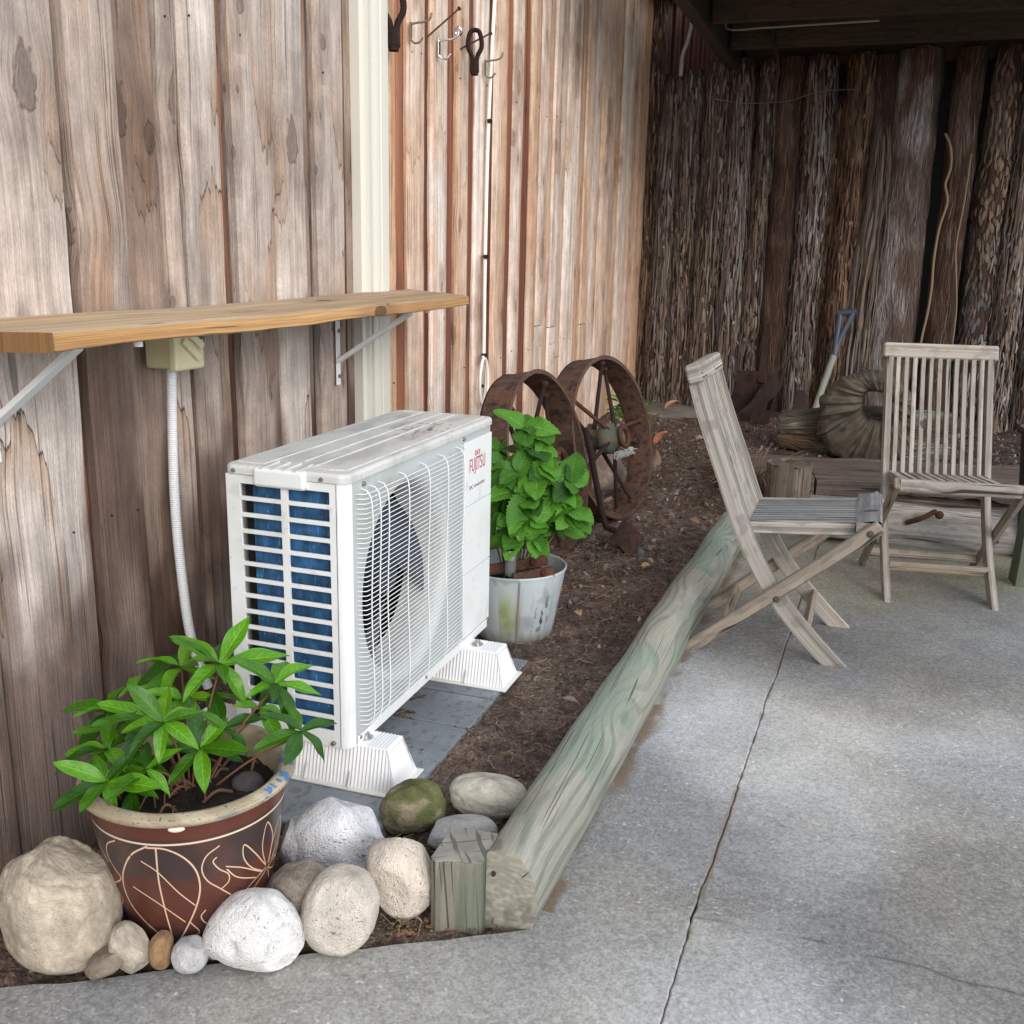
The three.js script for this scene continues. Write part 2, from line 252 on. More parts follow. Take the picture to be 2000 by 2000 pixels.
const soilTex = rep(tex(1024, 1024, (u, v) => {
  const x = u * 1.0, y = v * 1.0, a = fbm(x * 8, y * 8, 610, 4), b = N2(x * 130, y * 130, 620), c = N2(x * 290, y * 290, 630), d = fbm(x * 36, y * 36, 640, 3);
  let col = mix3([112, 95, 84], [140, 122, 109], sm(0.35, 0.65, a)); col = mix3(col, [80, 64, 55], sm(0.5, 0.75, d) * 0.7); col = mix3(col, [164, 146, 130], sm(0.8, 0.95, b) * 0.6);
  const m = 0.85 + (c - 0.5) * 0.5 + (b - 0.5) * 0.3; return [col[0] * m, col[1] * m, col[2] * m, 128 + (d - 0.5) * 120 + (b - 0.5) * 80 + (c - 0.5) * 50];
}), 1, 1);
const soilM = tmat(soilTex, 0.012, { color: 0xd4ccc8, roughness: 1 });
const stoneTex = tex(1024, 512, (u, v) => {
  const x = u * 4, y = v * 2, a = fbm(x * 3, y * 3, 650, 4), b = N2(x * 70, y * 70, 655), c = N2(x * 170, y * 170, 660), d = fbm(x * 12, y * 12, 665, 3);
  const pit = sm(0.83, 0.92, N2(x * 38, y * 38, 670)) * sm(0.4, 0.6, d);
  const m = 0.95 + (a - 0.5) * 0.22 + (b - 0.5) * 0.07 + (c - 0.5) * 0.1 - pit * 0.22; return [235 * m, 233 * m, 231 * m, 128 + (d - 0.5) * 120 + (b - 0.5) * 60 + (c - 0.5) * 30 - pit * 90];
});
const speckTex = tex(1024, 512, (u, v) => {
  const x = u * 4, y = v * 2, a = fbm(x * 3, y * 3, 750, 4), b = N2(x * 60, y * 60, 755), c = N2(x * 130, y * 130, 760), d = fbm(x * 10, y * 10, 765, 3);
  const sp = sm(0.62, 0.8, b), s2 = sm(0.7, 0.85, c), pit = sm(0.8, 0.92, N2(x * 30, y * 30, 770));
  const m = 0.9 + (a - 0.5) * 0.34 + (d - 0.5) * 0.16 - sp * 0.06 + s2 * 0.05 - pit * 0.04; return [225 * m, 220 * m, 212 * m, 128 + (d - 0.5) * 120 + (b - 0.5) * 60 + (c - 0.5) * 50 - pit * 40];
});
const rustTex = tex(512, 512, (u, v) => {
  const x = u * 4, y = v * 4, a = fbm(x * 4, y * 4, 700, 5), b = N2(x * 60, y * 60, 705), d = fbm(x * 14, y * 14, 710, 3);
  let col = mix3([86, 68, 60], [112, 80, 64], sm(0.35, 0.65, a)); col = mix3(col, [146, 92, 58], sm(0.62, 0.78, d) * 0.6); col = mix3(col, [46, 36, 34], sm(0.55, 0.75, fbm(x * 7, y * 7, 715, 3)) * 0.6);
  const m = 0.9 + (b - 0.5) * 0.3; return [col[0] * m, col[1] * m, col[2] * m, 128 + (d - 0.5) * 130 + (b - 0.5) * 60];
});
const rustM = tmat(rustTex, 0.003, { roughness: 0.8, metalness: 0.25 }), rustDark = tint(rustM, 0x8e807e), rustRed = tint(rustM, 0xf6d2b8);
const white = mat({ color: 0xeceeed, roughness: 0.42 });
const paintTex = rep(tex(512, 512, (u, v) => {   // slightly dirty white enamel
  const x = u, y = v, a = fbm(x * 5, y * 5, 720, 4), d = fbm(x * 22, y * 22, 725, 3), m = 1 - sm(0.55, 0.8, a) * 0.05 - sm(0.66, 0.8, d) * 0.05 - sm(0.94, 0.985, N2(x * 70, y * 70, 727)) * 0.08;
  return [226 * m, 228 * m, 226 * m * (1 - sm(0.5, 0.8, a) * 0.015), 128];
}, false), 0.8, 0.8);
const paintM = mat({ map: paintTex.map, roughness: 0.4 });
const topTex = rep(tex(1024, 512, (u, v) => {
  const x = u, y = v, a = fbm(x * 7, y * 7, 730, 4), d = fbm(x * 40, y * 40, 733, 3), blot = sm(0.55, 0.75, d) * Math.exp(-(((x - 0.66) / 0.13) ** 2) - (((y - 0.68) / 0.22) ** 2));
  const m = 0.93 - sm(0.4, 0.75, a) * 0.12 - blot * 0.5 - sm(0.86, 0.95, N2(x * 120, y * 60, 737)) * 0.12; return [218 * m, 218 * m, 213 * m, 128];
}, false), 0.9, 0.32);
const topM = mat({ map: topTex.map, roughness: 0.38 });
const cream = mat({ color: 0xe4ddbf, roughness: 0.5 }), creamBright = mat({ color: 0xefecdf, roughness: 0.45 });
const steel = new THREE.MeshStandardMaterial({ color: 0xb8b8b6, roughness: 0.32, metalness: 0.9 });
const dullSteel = new THREE.MeshStandardMaterial({ color: 0x8a8578, roughness: 0.55, metalness: 0.7 });
const blackM = mat({ color: 0x0c0c0d, roughness: 0.7 });

// ---------------------------------------------------------------- ground, concrete, bed
structure('ground', 'wide bare ground stretching away beyond the covered patio', 'ground', (() => { const g = new THREE.PlaneGeometry(300, 300); g.rotateX(-Math.PI / 2); g.translate(0, -0.6, 0); return g; })(), mat({ color: 0x777468, roughness: 1 }));
const jointX = (z) => 1.448 - 0.0295 * z;
const jag = (z) => (fbm(z * 5, 1, 801, 4) - 0.5) * 0.012 + (N2(z * 60, 2, 807) - 0.5) * 0.003 + (z > -1.82 && z < -1.70 ? -0.003 : 0);
function slab(outline, name, label) {
  const sh = new THREE.Shape(outline.map(([x, z]) => new THREE.Vector2(x, -z)));
  const g = new THREE.ExtrudeGeometry(sh, { depth: 0.1, bevelEnabled: true, bevelSize: 0.003, bevelThickness: 0.003, bevelSegments: 1, bevelOffset: -0.003 });
  g.rotateX(-Math.PI / 2); g.translate(0, -0.103, 0);
  const p = g.attributes.position, uv = new Float32Array(p.count * 2);
  for (let i = 0; i < p.count; i++) { const q = cUV(p.getX(i), p.getZ(i)); uv[2 * i] = q[0]; uv[2 * i + 1] = q[1] + p.getY(i) * 0.3; }
  g.setAttribute('uv', new THREE.BufferAttribute(uv, 2));
  return structure(name, label, 'concrete slab', g, concreteM);
}
{
  const J = []; for (let i = 0; i <= 420; i++) J.push(2 - i * (7.2 / 420));
  const L = [[-0.06, -0.80]];
  for (let i = 1; i <= 30; i++) { const t = i / 30; L.push([-0.06 + 1.275 * t, -0.80 - 0.757 * t + (fbm(t * 30, 2, 803, 3) - 0.5) * 0.014]); }
  for (let i = 1; i <= 30; i++) { const z = -1.557 - i * (3.643 / 30); L.push([1.215 + 0.02 * (i / 30) + (fbm(z * 6, 5, 805, 3) - 0.5) * 0.012, z]); }
  slab([[-0.06, 2], ...L, ...J.slice().reverse().map((z) => [jointX(z) + jag(z) - 0.0008, z]), ].filter(Boolean), 'concrete_slab', 'grey concrete strip beside the round timber edging, left of the long joint');
  slab([...J.map((z) => [jointX(z) + jag(z) + 0.0008 + (z > -1.75 && z < -1.70 ? 0.003 : 0), z]), [6.5, -5.2], [6.5, 2]], 'concrete_slab', 'stained grey concrete floor right of the long joint, under the chairs');
}
const bedH = (x, z) => {
  let h = 0.024 + 0.07 * sm(-4.2, -7.2, z) - 0.034 * sm(-1.75, -1.35, z + x * 0.25) - 0.004;
  h -= 0.06 * sm(1.16, 1.24, x) * (z > -5.25 ? 1 : 0);
  const d = (z - (-0.835 - 0.594 * x)); h -= 0.06 * sm(-0.02, 0.03, d);       // drops at the front edge of the bed
  h += 0.03 * sm(0.45, 0.1, x) * sm(-3, -4, z);
  h -= 0.26 * sm(0.34, 0.16, x) * sm(-2.25, -1.75, z);          // hollow along the foot of the boards
  return h;
};
structure('soil_bed', 'strip of brown soil between the timber wall and the round timber edging', 'soil', gridGeo(130, 420, (u, v) => {
  const x = 0.0 + u * 1.33, z = -0.5 - v * 7.6; return [x, bedH(x, z) + (fbm(x * 14, z * 14, 811, 4) - 0.5) * 0.03 + (N2(x * 90, z * 90, 815) - 0.5) * 0.008, z, x, z];
}), soilM);
structure('gravel_bed', 'dark gravelly soil behind the low sleepers, at the foot of the log fence', 'soil', gridGeo(150, 100, (u, v) => {
  const x = 1.2 + u * 5, z = -5.35 - v * 2.8; return [x, 0.075 + (fbm(x * 12, z * 12, 821, 4) - 0.5) * 0.05, z, x, z];
}), tint(soilM, 0xa8a09c));

// loose chips, stones and needles on the soil
{
  const R = rng(31), geo = new THREE.IcosahedronGeometry(1, 0), p = geo.attributes.position;
  for (let i = 0; i < p.count; i++) { const k = 0.75 + 0.5 * N3(p.getX(i) * 2 + 5, p.getY(i) * 2 + 5, p.getZ(i) * 2 + 5, 3); p.setXYZ(i, p.getX(i) * k, p.getY(i) * k * 0.6, p.getZ(i) * k * 0.8); } geo.computeVertexNormals();
  const n = 9000, im = new THREE.InstancedMesh(geo, mat({ roughness: 0.95 }), n), o = new THREE.Object3D(), c = new THREE.Color();
  const cols = [[92, 76, 66], [112, 94, 82], [78, 64, 56], [130, 116, 106], [132, 130, 128], [160, 136, 112], [100, 100, 102], [120, 92, 74]];
  for (let i = 0; i < n; i++) {
    let x, z, y; const back = R() < 0.22;
    if (back) { x = 1.2 + R() * 2; z = -5.5 - R() * 2.2; y = 0.082; } else { do { x = 0.03 + R() * 1.16; z = -0.9 - R() ** 0.8 * 6.9; } while (z > -0.86 - 0.594 * x || (x > 0.36 && x < 0.86 && z > -2.72 && z < -1.66)); y = bedH(x, z) + 0.002; }
    const far = sm(-2.6, -4, z), s = (0.0015 + R() ** 4 * 0.010) * (0.7 + far * 0.7);
    o.position.set(x, y, z); o.rotation.set(R() * 6, R() * 6, R() * 6); o.scale.set(s * (0.8 + R()), s * (0.6 + R() * 0.4), s * (0.8 + R())); o.updateMatrix(); im.setMatrixAt(i, o.matrix);
    const q = cols[Math.floor(R() ** 1.3 * cols.length)], m = 0.7 + R() * 0.45; c.setRGB(q[0] * m / 255, q[1] * m / 255, q[2] * m / 255, THREE.SRGBColorSpace); im.setColorAt(i, c);
  }
  shade(im); im.name = 'soil_crumbs'; im.userData = { label: 'small stones, bark chips and crumbs scattered over the soil', category: 'gravel', kind: 'stuff' }; scene.add(im);
  const tw = new THREE.BoxGeometry(1, 0.0014, 0.0016, 3, 1, 1), tp = tw.attributes.position; for (let i = 0; i < tp.count; i++) { const x = tp.getX(i); tp.setZ(i, tp.getZ(i) + (0.25 - x * x) * 0.1); tp.setY(i, tp.getY(i) + (0.25 - x * x) * 0.05); }
  const m2 = 3200, it = new THREE.InstancedMesh(tw, mat({ roughness: 0.95 }), m2);
  for (let i = 0; i < m2; i++) {
    let x, z; do { x = 0.05 + R() * 1.1; z = -1.0 - R() * 6.6; } while (z > -0.86 - 0.594 * x || (x > 0.36 && x < 0.86 && z > -2.72 && z < -1.66));
    o.position.set(x, bedH(x, z) + 0.006 + R() * 0.006, z); o.rotation.set((R() - 0.5) * 0.5, R() * 6.3, (R() - 0.5) * 0.5); const L = 0.012 + R() * 0.035; o.scale.set(L, 1, 1); o.updateMatrix(); it.setMatrixAt(i, o.matrix);
    const q = [[138, 112, 92], [112, 86, 70], [156, 134, 110], [92, 72, 60]][Math.floor(R() * 4)]; c.setRGB(q[0] / 255, q[1] / 255, q[2] / 255, THREE.SRGBColorSpace); it.setColorAt(i, c);
  }
  shade(it); it.name = 'pine_needles'; it.userData = { label: 'thin dry needles and twigs littering the soil bed', category: 'litter', kind: 'stuff' }; scene.add(it);
}

// ---------------------------------------------------------------- timber wall
{
  const wall = thing('timber_wall', 'tall wall of rough weathered vertical boards behind the heat pump', 'wall', [0, 0, 0]);
  let seed = 0;
  function board(z0, z1, lev, m, o = {}) {      // z0 nearer the camera; lev = mm the face stands out
    seed++; const R = rng(seed * 91 + 7), f = (z0 > -3.41 ? lev * 0.95 - (lev < 4 ? 3 : 0) : lev * 0.5) / 1000, y0 = o.y0 ?? -0.4, y1 = o.y1 ?? 3.15, wav = o.wav ?? 0.009, flipU = R() < 0.5, tip = (R() - 0.5) * 0.007, cup = (R() - 0.5) * 0.004;
    const ch = Math.min(0.4, (0.006 + R() * 0.016) / Math.abs(z1 - z0)), cd = lev > 3 ? 0.004 + R() * 0.010 : 0.003, ch2 = Math.min(0.3, (0.004 + R() * 0.008) / Math.abs(z1 - z0)), cd2 = lev > 3 ? 0.003 + R() * 0.006 : 0.003;
    const n = 44, W = Math.abs(z1 - z0), uo = R() * (1.65 - W), vo = o.pale ? (R() - 0.5) * 0.6 : (R() - 0.5) * 0.08, flipV = (m.map === paleTex.map || m.map === redTex.map) && R() < 0.5;
    const prof = [[0, -0.045], [0, -cd], [ch, 0], [0.45, 0], [0.5, 0], [0.6, 0], [1 - ch2, 0], [1, -cd2], [1, -0.045]];
    const g = gridGeo(prof.length - 1, n, (u, v, i, j) => {
      const y = y0 + (y1 - y0) * v, e0 = z0 + (fbm(y * 1.1, seed, 41, 3) - 0.5) * 2 * wav + (fbm(y * 9, seed, 43, 2) - 0.5) * wav * 0.7, e1 = z1 + (fbm(y * 1.1, seed + 50, 45, 3) - 0.5) * 2 * wav + (fbm(y * 9, seed, 47, 2) - 0.5) * wav * 0.7;
      const t = prof[i][0], zz = e0 + (e1 - e0) * t, x = f + prof[i][1] + tip * (t - 0.5) + cup * (1 - 4 * (t - 0.5) ** 2) + (fbm(y * 1.5, zz * 3, 49 + seed, 2) - 0.5) * 0.004;
      let uu = uo + W * (flipU ? 1 - t : t) + (i === 0 || i === prof.length - 1 ? prof[i][1] : 0); return [x, y, zz, uu, vo + (flipV ? 3.2 - y : y)];
    });
    return part(wall, 'board', toCreasedNormals(g, 0.7), m);
  }
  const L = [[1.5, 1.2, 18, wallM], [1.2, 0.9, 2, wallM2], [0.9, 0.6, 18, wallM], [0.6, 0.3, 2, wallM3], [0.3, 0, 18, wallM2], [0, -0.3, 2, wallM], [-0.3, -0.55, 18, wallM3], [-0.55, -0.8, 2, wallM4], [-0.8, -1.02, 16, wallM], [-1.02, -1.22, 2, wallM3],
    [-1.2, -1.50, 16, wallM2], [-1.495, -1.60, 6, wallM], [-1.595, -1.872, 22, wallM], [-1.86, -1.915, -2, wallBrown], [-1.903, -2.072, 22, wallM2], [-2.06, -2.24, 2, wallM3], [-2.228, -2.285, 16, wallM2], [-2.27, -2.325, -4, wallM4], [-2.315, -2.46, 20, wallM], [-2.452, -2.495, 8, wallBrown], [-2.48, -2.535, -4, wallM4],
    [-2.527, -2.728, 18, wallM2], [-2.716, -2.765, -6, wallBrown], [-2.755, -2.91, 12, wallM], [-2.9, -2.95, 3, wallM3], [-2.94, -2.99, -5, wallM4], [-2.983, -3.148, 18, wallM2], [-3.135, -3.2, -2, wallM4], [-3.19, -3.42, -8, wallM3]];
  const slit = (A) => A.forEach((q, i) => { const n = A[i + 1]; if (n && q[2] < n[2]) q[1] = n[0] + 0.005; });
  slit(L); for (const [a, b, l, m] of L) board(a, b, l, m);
  const Rt = [[-3.42, -3.50, 8, paleM2], [-3.50, -3.562, 16, paleM3], [-3.55, -3.665, -2, redM], [-3.657, -3.81, 20, paleM2], [-3.80, -3.83, 10, tint(redM, 0xffc090)], [-3.815, -3.895, -4, redM2], [-3.885, -4.045, 18, paleM], [-4.03, -4.145, -2, redM], [-4.135, -4.277, 20, paleM2], [-4.265, -4.37, -2, redM], [-4.358, -4.513, 18, paleM], [-4.5, -4.6, 0, redM2],
    [-4.59, -4.762, 18, paleM2], [-4.75, -4.86, -2, redM], [-4.85, -4.992, 18, paleM], [-4.98, -5.125, -2, redM], [-5.115, -5.26, 18, paleM2], [-5.255, -5.405, 12, paleM], [-5.39, -5.525, -2, paleM3], [-5.515, -5.64, 18, paleM], [-5.63, -5.77, 2, paleM2], [-5.76, -5.995, 20, paleM], [-5.985, -6.16, 0, paleM3], [-6.15, -6.315, 18, paleM2], [-6.305, -6.53, 4, paleM], [-6.52, -6.865, 20, paleM2], [-6.855, -7.05, 0, paleM3], [-7.04, -7.295, 18, paleM], [-7.285, -7.59, 4, paleM2], [-7.575, -7.92, 20, paleM3]];
  slit(Rt); Rt.forEach(([a, b, l, m], i) => {
    const cut = { 17: 0.82, 19: 0.8, 20: 0.62, 23: 0.78 }[i];                  // some boards are pieced near the foot
    if (cut) { board(a, b, l, m, { y0: cut + 0.004, wav: 0.005 }); board(a, b, l - 1, m, { y1: cut, wav: 0.005 }); } else board(a, b, l, m, { wav: m === redM || m === redM2 ? 0.016 : l < 5 ? 0.012 : 0.006 });
  });
  const nh = [], RN = rng(19); for (const A of [L, Rt]) for (const [a, b, l] of A) if (l > 10 && a < -0.5) for (const y of a > -3.41 ? [0.56, 1.74] : [0.71, 1.9]) for (const q of Math.abs(b - a) > 0.12 ? [0.22, 0.78] : [0.5]) { if (RN() < 0.5) continue; const f = (a > -3.41 ? l * 0.95 : l * 0.5) / 1000, z = a + (b - a) * q, yy = y + (RN() - 0.5) * 0.03; nh.push(cyl([f - 0.004, yy, z], [f + 0.0042, yy, z], 0.003, 0.0026, 8)); }
  part(wall, 'nail_heads', merge(nh), mat({ color: 0x3a322e, roughness: 0.6, metalness: 0.3 })).userData.kind = 'stuff';
  const sheath = box(-0.12, -0.026, -0.5, 3.15, 1.5, -7.95, 0.002); part(wall, 'backing', sheath, mat({ color: 0x2a221d }));
  const eave = thing('house_eave', 'dark underside of the eave above the timber wall', 'roof', [0, 3.16, -3]);
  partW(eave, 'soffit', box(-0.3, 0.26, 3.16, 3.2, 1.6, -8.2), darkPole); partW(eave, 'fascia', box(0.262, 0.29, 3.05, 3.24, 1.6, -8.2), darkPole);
}

// ---------------------------------------------------------------- things on the wall
{
  const t = thing('wall_channel', 'tall cream ribbed metal channel running up the timber wall behind the heat pump', 'channel', [0.0, -0.05, -3.31]);
  const zs = [[-3.25, 0.024], [-3.272, 0.026], [-3.274, 0.040], [-3.286, 0.040], [-3.288, 0.018], [-3.296, 0.018], [-3.298, 0.046], [-3.326, 0.05], [-3.33, 0.036], [-3.336, 0.036], [-3.34, 0.048], [-3.356, 0.048], [-3.36, 0.04], [-3.365, 0.048], [-3.396, 0.048], [-3.399, 0.042], [-3.43, 0.042], [-3.43, -0.02]];
  const prof = [[-3.25, -0.02], ...zs];
  partW(t, 'channel', toCreasedNormals(gridGeo(prof.length - 1, 1, (u, v, i) => [prof[i][1], -0.05 + v * 3.2, prof[i][0]]), 0.3), mat({ color: 0xdad7ca, roughness: 0.4 }));
}
{
  const s = thing('wall_shelf', 'long rough timber plank shelf on white brackets fixed to the wall', 'shelf', [0.02, 1.0, -2.5]);
  const C00 = V(0.022, 1.046, -1.30), C10 = V(0.345, 1.045, -1.452), C01 = V(0.022, 1.058, -3.64), C11 = V(0.372, 1.054, -3.36);
  const TH = 0.033, a = V(), b = V();
  const edge = (u, v) => { a.lerpVectors(C00, C01, v); b.lerpVectors(C10, C11, v); const p = a.clone().lerp(b, u); p.y += (fbm(p.z * 2.2, p.x * 2, 901, 3) - 0.5) * 0.008 - 0.004 * Math.sin(v * Math.PI); if (u > 0.98) p.x += (fbm(p.z * 3.5, 3, 903, 4) - 0.5) * 0.022 + (v > 0.62 && v < 0.7 ? 0.008 * Math.sin((v - 0.62) / 0.08 * Math.PI) : 0); return p; };
  const ring = [[0, 0], [0.3, 0], [0.6, 0], [0.9, 0], [0.985, 0], [1, 0.1], [1, 0.5], [1, 0.9], [0.985, 1], [0.6, 1], [0, 1], [0, 0]];
  const body = gridGeo(ring.length - 1, 70, (u, v, i) => { const r = ring[i], p = edge(r[0], v); const sag = (fbm(v * 9, 7, 905, 3) - 0.5) * 0.008 * r[1]; return [p.x - (r[0] === 1 ? 0 : 0), p.y - TH * r[1] + sag, p.z, r[0] === 1 ? 0.35 + r[1] * TH : r[0] * 0.33, v * 2.2]; });
  const endc = (v, s2) => gridGeo(8, 2, (u, w) => { const p = edge(u, v); return [p.x, p.y - TH * w + (fbm(v * 9, 7, 905, 3) - 0.5) * 0.008 * w, p.z, u * 0.33, w * TH + 0.1]; });
  const shelfTan = tint(shelfM, 0xe8c89c);
  partW(s, 'plank', toCreasedNormals(body, 0.6), shelfM); 
  for (const v of [0, 1]) partW(s, 'cut_end', endc(v), tint(shelfM, 0x987c5a));
  // sawn orange front edge as its own slip of wood face, 2 mm proud
  partW(s, 'sawn_edge', gridGeo(2, 90, (u, v) => { const p = edge(1, v); return [p.x + 0.0022, p.y - 0.003 - (TH - 0.006) * u + (fbm(v * 9, 7, 905, 3) - 0.5) * 0.008 * u, p.z, 0.1 + u * TH, v * 2.2]; }), tint(shelfM, 0xe8c8a0));
  for (const [z, xe, w] of [[-3.07, 0.29, 0.026], [-1.61, 0.255, 0.03]]) {
    const br = new THREE.Group(); br.name = 'bracket'; br.position.set(0, 0, 0); s.add(br);
    const hole = (y) => cyl([0.028, y, z], [0.033, y, z], 0.0065);
    partW(br, 'wall_leg', box(0.022, 0.0265, 0.755, 1.012, z - w / 2, z + w / 2, 0.002), white);
    partW(br, 'brace', bar([0.026, 0.835, z], [xe, 1.004, z], w + (z < -2 ? 0.008 : 0), 0.013, [-0.5, 0.9, 0], 0.002), white);
    partW(br, 'arm', box(0.022, xe + 0.02, 1.006, 1.011, z - w / 2, z + w / 2, 0.002), white);
    for (const y of [0.935, 0.785]) partW(br, 'screw', hole(y), dullSteel);
  }
  for (const [x, z] of [[0.31, -1.72], [0.25, -1.62], [0.3, -3.18]]) partW(s, 'bolt', cyl([x, 1.0, z], [x, 1.02, z], 0.009), white);
}
{
  const t = thing('isolator_switch', 'cream weatherproof power switch box under the timber shelf', 'switch box', [0.02, 0.9, -2.15]);
  partW(t, 'box', box(0.02, 0.095, 0.904, 1.018, -2.098, -2.2, 0.008), mat({ color: 0xd2c79c, roughness: 0.45 }));
  partW(t, 'cover', box(0.093, 0.118, 0.9, 1.02, -2.092, -2.207, 0.008), mat({ color: 0xe6deb4, roughness: 0.35 }));
  partW(t, 'flap', merge([bar([0.124, 1.0, -2.128], [0.124, 0.955, -2.19], 0.018, 0.012, [1, 0, 0], 0.004), bar([0.124, 0.975, -2.115], [0.124, 0.925, -2.18], 0.018, 0.01, [1, 0, 0], 0.004)]), mat({ color: 0xeee7c2, roughness: 0.3 }));
  partW(t, 'switch', box(0.116, 0.123, 0.972, 1.006, -2.172, -2.2, 0.003), mat({ color: 0x2c6a34, roughness: 0.35 }));
  for (const [y, z] of [[0.912, -2.103], [0.985, -2.1]]) partW(t, 'screw', cyl([0.116, y, z], [0.1195, y, z], 0.0045, 0.0045, 10), cream);
}
function ribbed(pts, r, amp, pitch, rad = 12) {
  const c = new THREE.CatmullRomCurve3(pts.map((p) => V(...p))), L = c.getLength(), n = Math.ceil(L / pitch) * 4, F = c.computeFrenetFrames(n, false);
  return gridGeo(rad, n, (u, v, i, j) => { const p = c.getPointAt(v), a = u * 2 * Math.PI, k = r + amp * Math.cos(j * Math.PI / 2), N = F.normals[j], B = F.binormals[j]; return [p.x + (N.x * Math.cos(a) + B.x * Math.sin(a)) * k, p.y + (N.y * Math.cos(a) + B.y * Math.sin(a)) * k, p.z + (N.z * Math.cos(a) + B.z * Math.sin(a)) * k]; });
}
single('corrugated_conduit', 'white corrugated conduit dropping from the cream switch box behind the glazed pot', 'conduit', ribbed([[0.052, 0.905, -2.158], [0.05, 0.75, -2.15], [0.048, 0.55, -2.145], [0.052, 0.35, -2.15], [0.06, 0.17, -2.165], [0.085, 0.03, -2.19]], 0.0122, 0.0014, 0.0056), mat({ color: 0xe6e7e8, roughness: 0.4 }), [0.05, 0.03, -2.158]);
{
  const t = thing('white_cable', 'thin white cable clipped down the timber wall, ending in a small loop', 'cable', [0.04, 0.5, -4.45]);
  const top = [[0.028, 3.12, -4.60], [0.028, 2.6, -4.545], [0.028, 2.25, -4.51], [0.028, 1.76, -4.46], [0.028, 1.17, -4.443], [0.028, 0.73, -4.445]];
  partW(t, 'cable', tube(top, 0.0085, 60, 8), creamBright);
  const lp = []; for (let i = 0; i <= 26; i++) { const a = i / 26 * 2 * Math.PI * 1.5 + Math.PI / 2; lp.push([0.036 + i * 0.0007, 0.625 + 0.105 * Math.sin(a), -4.405 + 0.045 * Math.cos(a) + i * 0.0004]); }
  partW(t, 'loop', tube([[0.028, 0.74, -4.445], [0.032, 0.735, -4.43], ...lp], 0.007, 90, 8), creamBright);
  for (const y of [1.755, 1.18, 0.74]) partW(t, 'clip', merge([box(0.018, 0.04, y - 0.009, y + 0.009, -4.437 - (y > 1.5 ? 0.02 : 0), -4.458 - (y > 1.5 ? 0.02 : 0), 0.004), cyl([0.028, y, -4.43 - (y > 1.5 ? 0.02 : 0)], [0.044, y, -4.43 - (y > 1.5 ? 0.02 : 0)], 0.009, 0.009, 10)]), blackM);
  partW(t, 'cable_tie', cyl([0.045, 0.6, -4.372], [0.045, 0.613, -4.372], 0.011, 0.011, 10), blackM);
}
// hooks, clamps and nails high on the wall
function coatHook(label, y, z, m, knob) {
  const t = thing('coat_hook', label, 'hook', [0.02, y, z]); t.scale.setScalar(0.72);
  part(t, 'plate', new RoundedBoxGeometry(0.006, 0.09, 0.026, 2, 0.002).translate(0.004, 0, 0), m);
  part(t, 'upper_prong', capTube([[0.004, 0.035, 0], [0.04, 0.042, -0.01], [0.075, 0.048, -0.02], [0.098, 0.062, -0.026], [0.104, 0.085, -0.028]], 0.0055, 24), m);
  part(t, 'lower_prong', capTube([[0.004, -0.035, 0], [0.02, -0.052, -0.004], [0.045, -0.05, -0.01], [0.062, -0.03, -0.015]], 0.0055, 20), m);
  if (knob) part(t, 'knob', new THREE.TorusGeometry(0.018, 0.009, 10, 20).rotateX(0.4).translate(0.1, 0.085, -0.026), m); return t;
}
coatHook('dull brass coat hook, first from the cream channel', 1.965, -3.66, mat({ color: 0x8a7c5c, metalness: 0.6, roughness: 0.5 }));
coatHook('shiny chrome coat hook with a round end, in the middle of the wall hooks', 1.955, -3.92, new THREE.MeshStandardMaterial({ color: 0xe8e8ea, metalness: 1, roughness: 0.12 }), true);
coatHook('dull brass coat hook beside the white cable', 1.965, -4.42, mat({ color: 0x83785e, metalness: 0.6, roughness: 0.5 }));
function clamp2(label, pos, yaw, s = 1) {
  const t = thing('iron_clamp', label, 'iron clamp', pos, yaw);
  const loop = (k) => capTube([[0, 0.09 * s, 0], [0, 0.085 * s, -0.02 * k * s], [0, 0.05 * s, -0.034 * k * s], [0, 0.0, -0.036 * k * s], [0, -0.035 * s, -0.018 * k * s], [0, -0.06 * s, -0.012 * k * s], [0, -0.12 * s, -0.013 * k * s]], 0.0125 * s, 30, 8);
  part(t, 'jaw', loop(1).scale(1.6, 1, 1), rustDark); part(t, 'jaw', loop(-1).scale(1.6, 1, 1), rustDark);
  part(t, 'tail', new THREE.CylinderGeometry(0.024 * s, 0.02 * s, 0.08 * s, 12, 1, true).translate(0, -0.1 * s, 0), rustDark);
  return t;
}
clamp2('rusty iron clamp hanging high on the wall against the cream channel', [0.05, 1.99, -3.46], 1.95, 0.9);
clamp2('rusty iron clamp hanging from a nail between the coat hooks', [0.07, 2.0, -4.175], 1.95, 0.74);
single('iron_nail', 'long rusty nail sticking out of the wall, nearest the brass hook', 'nail', merge([cyl([0.0, 1.955, -3.80], [0.11, 2.085, -3.90], 0.0035), cyl([0.11, 2.085, -3.90], [0.114, 2.09, -3.903], 0.008)]), rustM, [0.0, 1.955, -3.80]);
single('iron_nail', 'long rusty nail in the wall from which the iron clamp hangs', 'nail', merge([cyl([0.0, 1.99, -4.16], [0.10, 2.07, -4.27], 0.0035), cyl([0.10, 2.07, -4.27], [0.104, 2.074, -4.273], 0.008)]), rustM, [0.0, 1.99, -4.16]);

